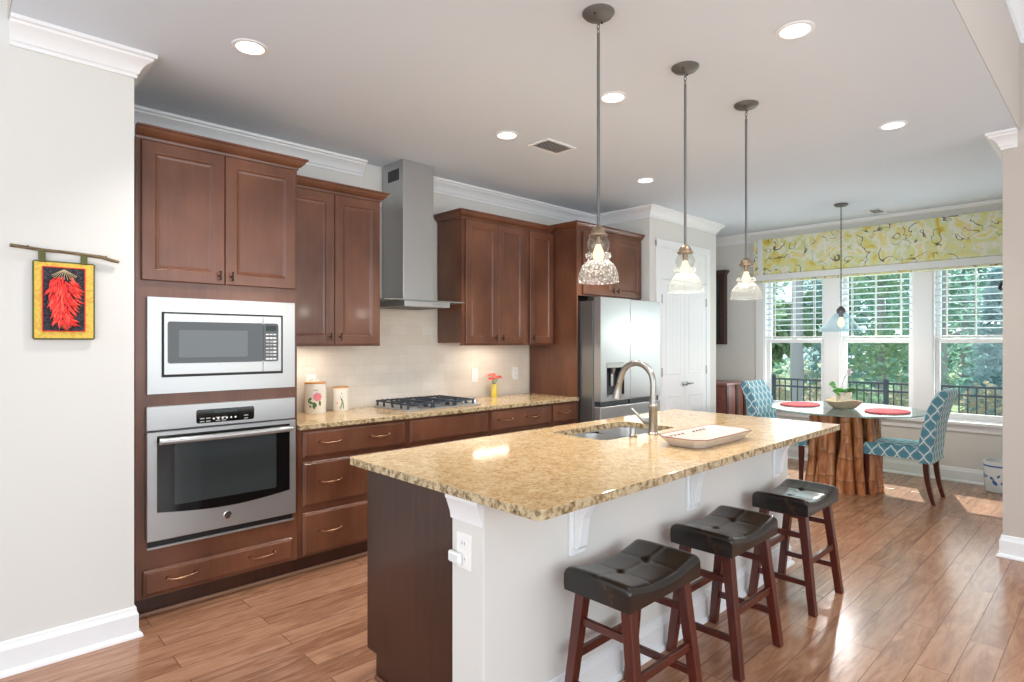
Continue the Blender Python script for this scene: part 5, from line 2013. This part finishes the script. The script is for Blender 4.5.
mb.lathe([(0.1245, 0.235), (0.1262, 0.245), (0.1275, 0.25)], (7.07, 0.815, 0), 36, caps=False)
mb.build('blue_painting', 'blueglaze', jb, fixn=False)
MB().lathe([(0.112, 0.235), (0.05, 0.243), (0, 0.245)], (7.07, 0.815, 0), 24, caps=False).build('soil', 'soil', gp, smooth=60)

# small black hook on the dining side of the right wall
hk = thing('wall_hook', (5.20, 0.559, 1.785), 'small black iron hook at the wall corner beside the right window blind', 'hook')
hz = 1.785
MB().box(5.185, 5.215, 0.5595, 0.565, hz - 0.05, hz + 0.05).build('back_plate', 'blackplastic', hk, bevel=0.002)
mb = MB()
mb.tube([(5.20, 0.5655, hz + 0.040), (5.20, 0.582, hz + 0.022), (5.20, 0.598, hz - 0.008), (5.20, 0.604, hz - 0.026), (5.20, 0.597, hz - 0.038), (5.20, 0.586, hz - 0.034)], [0.006, 0.008, 0.010, 0.011, 0.009, 0.006], 8)
mb.build('hook', 'blackplastic', hk, smooth=60)

# ================================================================== OUTDOORS
GZ = -0.62
struct(MB().box(7.46, 70, -25, 45, GZ - 0.2, GZ), 'ground', 'ground', 'grass and leaf litter sloping off behind the house', 'ground')
fe = thing('yard_fence', (12.2, 4.0, GZ), 'black metal picket fence across the yard outside the windows', 'fence')
FX_ = 12.2
for z in (0.645, 0.505, -0.44):
    MB().box(FX_ - 0.014, FX_ + 0.014, -1.0, 9.0, z - 0.018, z + 0.018).build('rail', 'fencepaint', fe)
for k in range(6):
    y = -1.0 + 2.0 * k
    mb = MB()
    mb.box(FX_ - 0.035, FX_ + 0.035, y - 0.035, y + 0.035, GZ, 0.70)
    mb.hexa([(FX_ - 0.042, y - 0.042, 0.70), (FX_ + 0.042, y - 0.042, 0.70), (FX_ + 0.042, y + 0.042, 0.70), (FX_ - 0.042, y + 0.042, 0.70),
             (FX_ - 0.015, y - 0.015, 0.735), (FX_ + 0.015, y - 0.015, 0.735), (FX_ + 0.015, y + 0.015, 0.735), (FX_ - 0.015, y + 0.015, 0.735)])
    mb.build('post', 'fencepaint', fe)
for k in range(5):
    for j in range(1, 17):
        y = -1.0 + 2.0 * k + 2.0 * j / 17
        MB().box(FX_ - 0.009, FX_ + 0.009, y - 0.009, y + 0.009, GZ + 0.08, 0.645).build('picket', 'fencepaint', fe)


def foliage(mb, c, rx, rz, n, s, r_, mi=0, needle=False):
    for _ in range(n):
        while True:
            d = Vector((r_.uniform(-1, 1), r_.uniform(-1, 1), r_.uniform(-1, 1)))
            if 0.15 < d.length < 1:
                break
        p = Vector(c) + Vector((d.x * rx, d.y * rx, d.z * rz))
        a = Vector((r_.uniform(-1, 1), r_.uniform(-1, 1), r_.uniform(-0.7, 0.7))).normalized()
        b = a.orthogonal().normalized()
        b = b * math.cos(1) + a.cross(b) * math.sin(r_.uniform(0, 6))
        l = s * r_.uniform(0.6, 1.4)
        wd_ = l * (0.30 if needle else 0.6)
        q = [p - a * l * 0.5, p + b * wd_ * 0.5, p + a * l * 0.5, p - b * wd_ * 0.5]
        mb.f([mb.v(z) for z in q], mi)


def tree(name, x, y, h, crown, kind, lab, group, r_, tr=0.16, n=1300, s=0.34, low=0.35):
    t = thing(name, (x, y, GZ), lab, 'tree', group)
    mb = MB()
    pts = [(x, y, GZ - 0.1)]
    for k in range(1, 6):
        pts.append((x + r_.uniform(-0.12, 0.12) * k * 0.3, y + r_.uniform(-0.12, 0.12) * k * 0.3, GZ + h * 0.9 * k / 5))
    mb.tube(pts, [tr * (1 - 0.15 * k) for k in range(6)], 9)
    for k in range(9):
        z = GZ + h * (low + (0.9 - low) * k / 9)
        a = r_.uniform(0, 6.28)
        l = crown * 0.8 * (1 - 0.4 * k / 9)
        mb.tube([(x, y, z), (x + math.cos(a) * l * 0.5, y + math.sin(a) * l * 0.5, z + l * 0.25), (x + math.cos(a) * l, y + math.sin(a) * l, z + l * 0.35)], [tr * 0.35, tr * 0.2, tr * 0.08], 6)
    mb.build('trunk', 'bark', t, smooth=60)
    mb = MB()
    if kind in ('pine', 'bluefir'):
        for k in range(10):
            f_ = k / 9
            z = GZ + h * (low + (1 - low) * f_)
            foliage(mb, (x, y, z), crown * (1.05 - 0.85 * f_), h * 0.07, n // 10, s, r_, 0, True)
    else:
        for k in range(9):
            a = r_.uniform(0, 6.28)
            rr_ = crown * r_.uniform(0.15, 0.75)
            z = GZ + h * r_.uniform(low + 0.05, 0.95)
            foliage(mb, (x + math.cos(a) * rr_, y + math.sin(a) * rr_, z), crown * 0.55, crown * 0.5, n // 9, s, r_)
    mb.build('crown', kind, t, fixn=False)
    return t


r_ = random.Random(21)
near = [('hardwood_tree', 17.5, 6.5, 11, 1.5, 'hardwood', 0.20, 'bluish grey trunked tree seen through the left window', 0.42),
        ('hardwood_tree', 21.5, 5.4, 9, 1.6, 'hardwood', 0.13, 'leafy tree seen through the middle window left half', 0.12),
        ('pine_tree', 19.0, 3.4, 10, 1.5, 'pine', 0.15, 'pine tree seen through the middle window right half', 0.12),
        ('fir_tree', 16.7, 1.98, 3.4, 0.75, 'bluefir', 0.06, 'small grey-blue conifer behind the fence in the right window', 0.08),
        ('pine_tree', 21.0, 1.2, 11, 1.7, 'pine', 0.16, 'large pine tree filling the right window', 0.10),
        ('hardwood_tree', 20.5, 9.0, 10, 1.8, 'hardwood', 0.15, 'leafy tree at the left edge of the left window', 0.15)]
for nm, x, y, h, cr, kd, tr, lab, low in near:
    tree(nm, x, y, h, cr, kd, lab, 'trees beyond the fence', r_, tr, 2400, 0.24, low)
for row, (xr, y0r, cnt) in enumerate(((26.0, -2.2, 5), (30.5, -4.0, 6), (35.0, -2.0, 6), (39.5, -4.5, 7), (44.0, -2.5, 6))):
    for k in range(cnt):
        y = y0r + 4.4 * k + r_.uniform(-0.2, 0.2)
        x = xr + r_.uniform(-0.2, 0.2)
        kd = ('pine', 'hardwood', 'bluefir', 'hardwood', 'pine')[(k * 2 + row) % 5]
        tree({'pine': 'pine_tree', 'hardwood': 'hardwood_tree', 'bluefir': 'fir_tree'}[kd], x, y, r_.uniform(12, 15), 1.6 if kd == 'hardwood' else 2.0, kd,
             'tree in the woods far beyond the fence', 'woods beyond the yard', r_, 0.16, 2300, 0.5, 0.04)
for k in range(14):
    y = -2 + 13 * k / 13 + r_.uniform(-0.1, 0.1)
    x = 14.0 + (0.0, 1.0, 0.4)[k % 3]
    t = thing('shrub', (x, y, GZ), 'low tan shrub in the undergrowth behind the fence', 'shrub', 'undergrowth behind the fence')
    mb = MB()
    for q in range(8):
        a = r_.uniform(0, 6.28)
        mb.tube([(x, y, GZ - 0.02), (x + 0.25 * math.cos(a), y + 0.25 * math.sin(a), GZ + 0.5), (x + 0.38 * math.cos(a), y + 0.38 * math.sin(a), GZ + 1.1)], [0.02, 0.012, 0.005], 5)
    mb.build('stems', 'bark', t)
    mb = MB()
    foliage(mb, (x, y, GZ + 0.65), 0.50, 0.6, 330, 0.14, r_)
    mb.build('foliage', 'autumn' if k % 3 else 'hardwood', t, fixn=False)
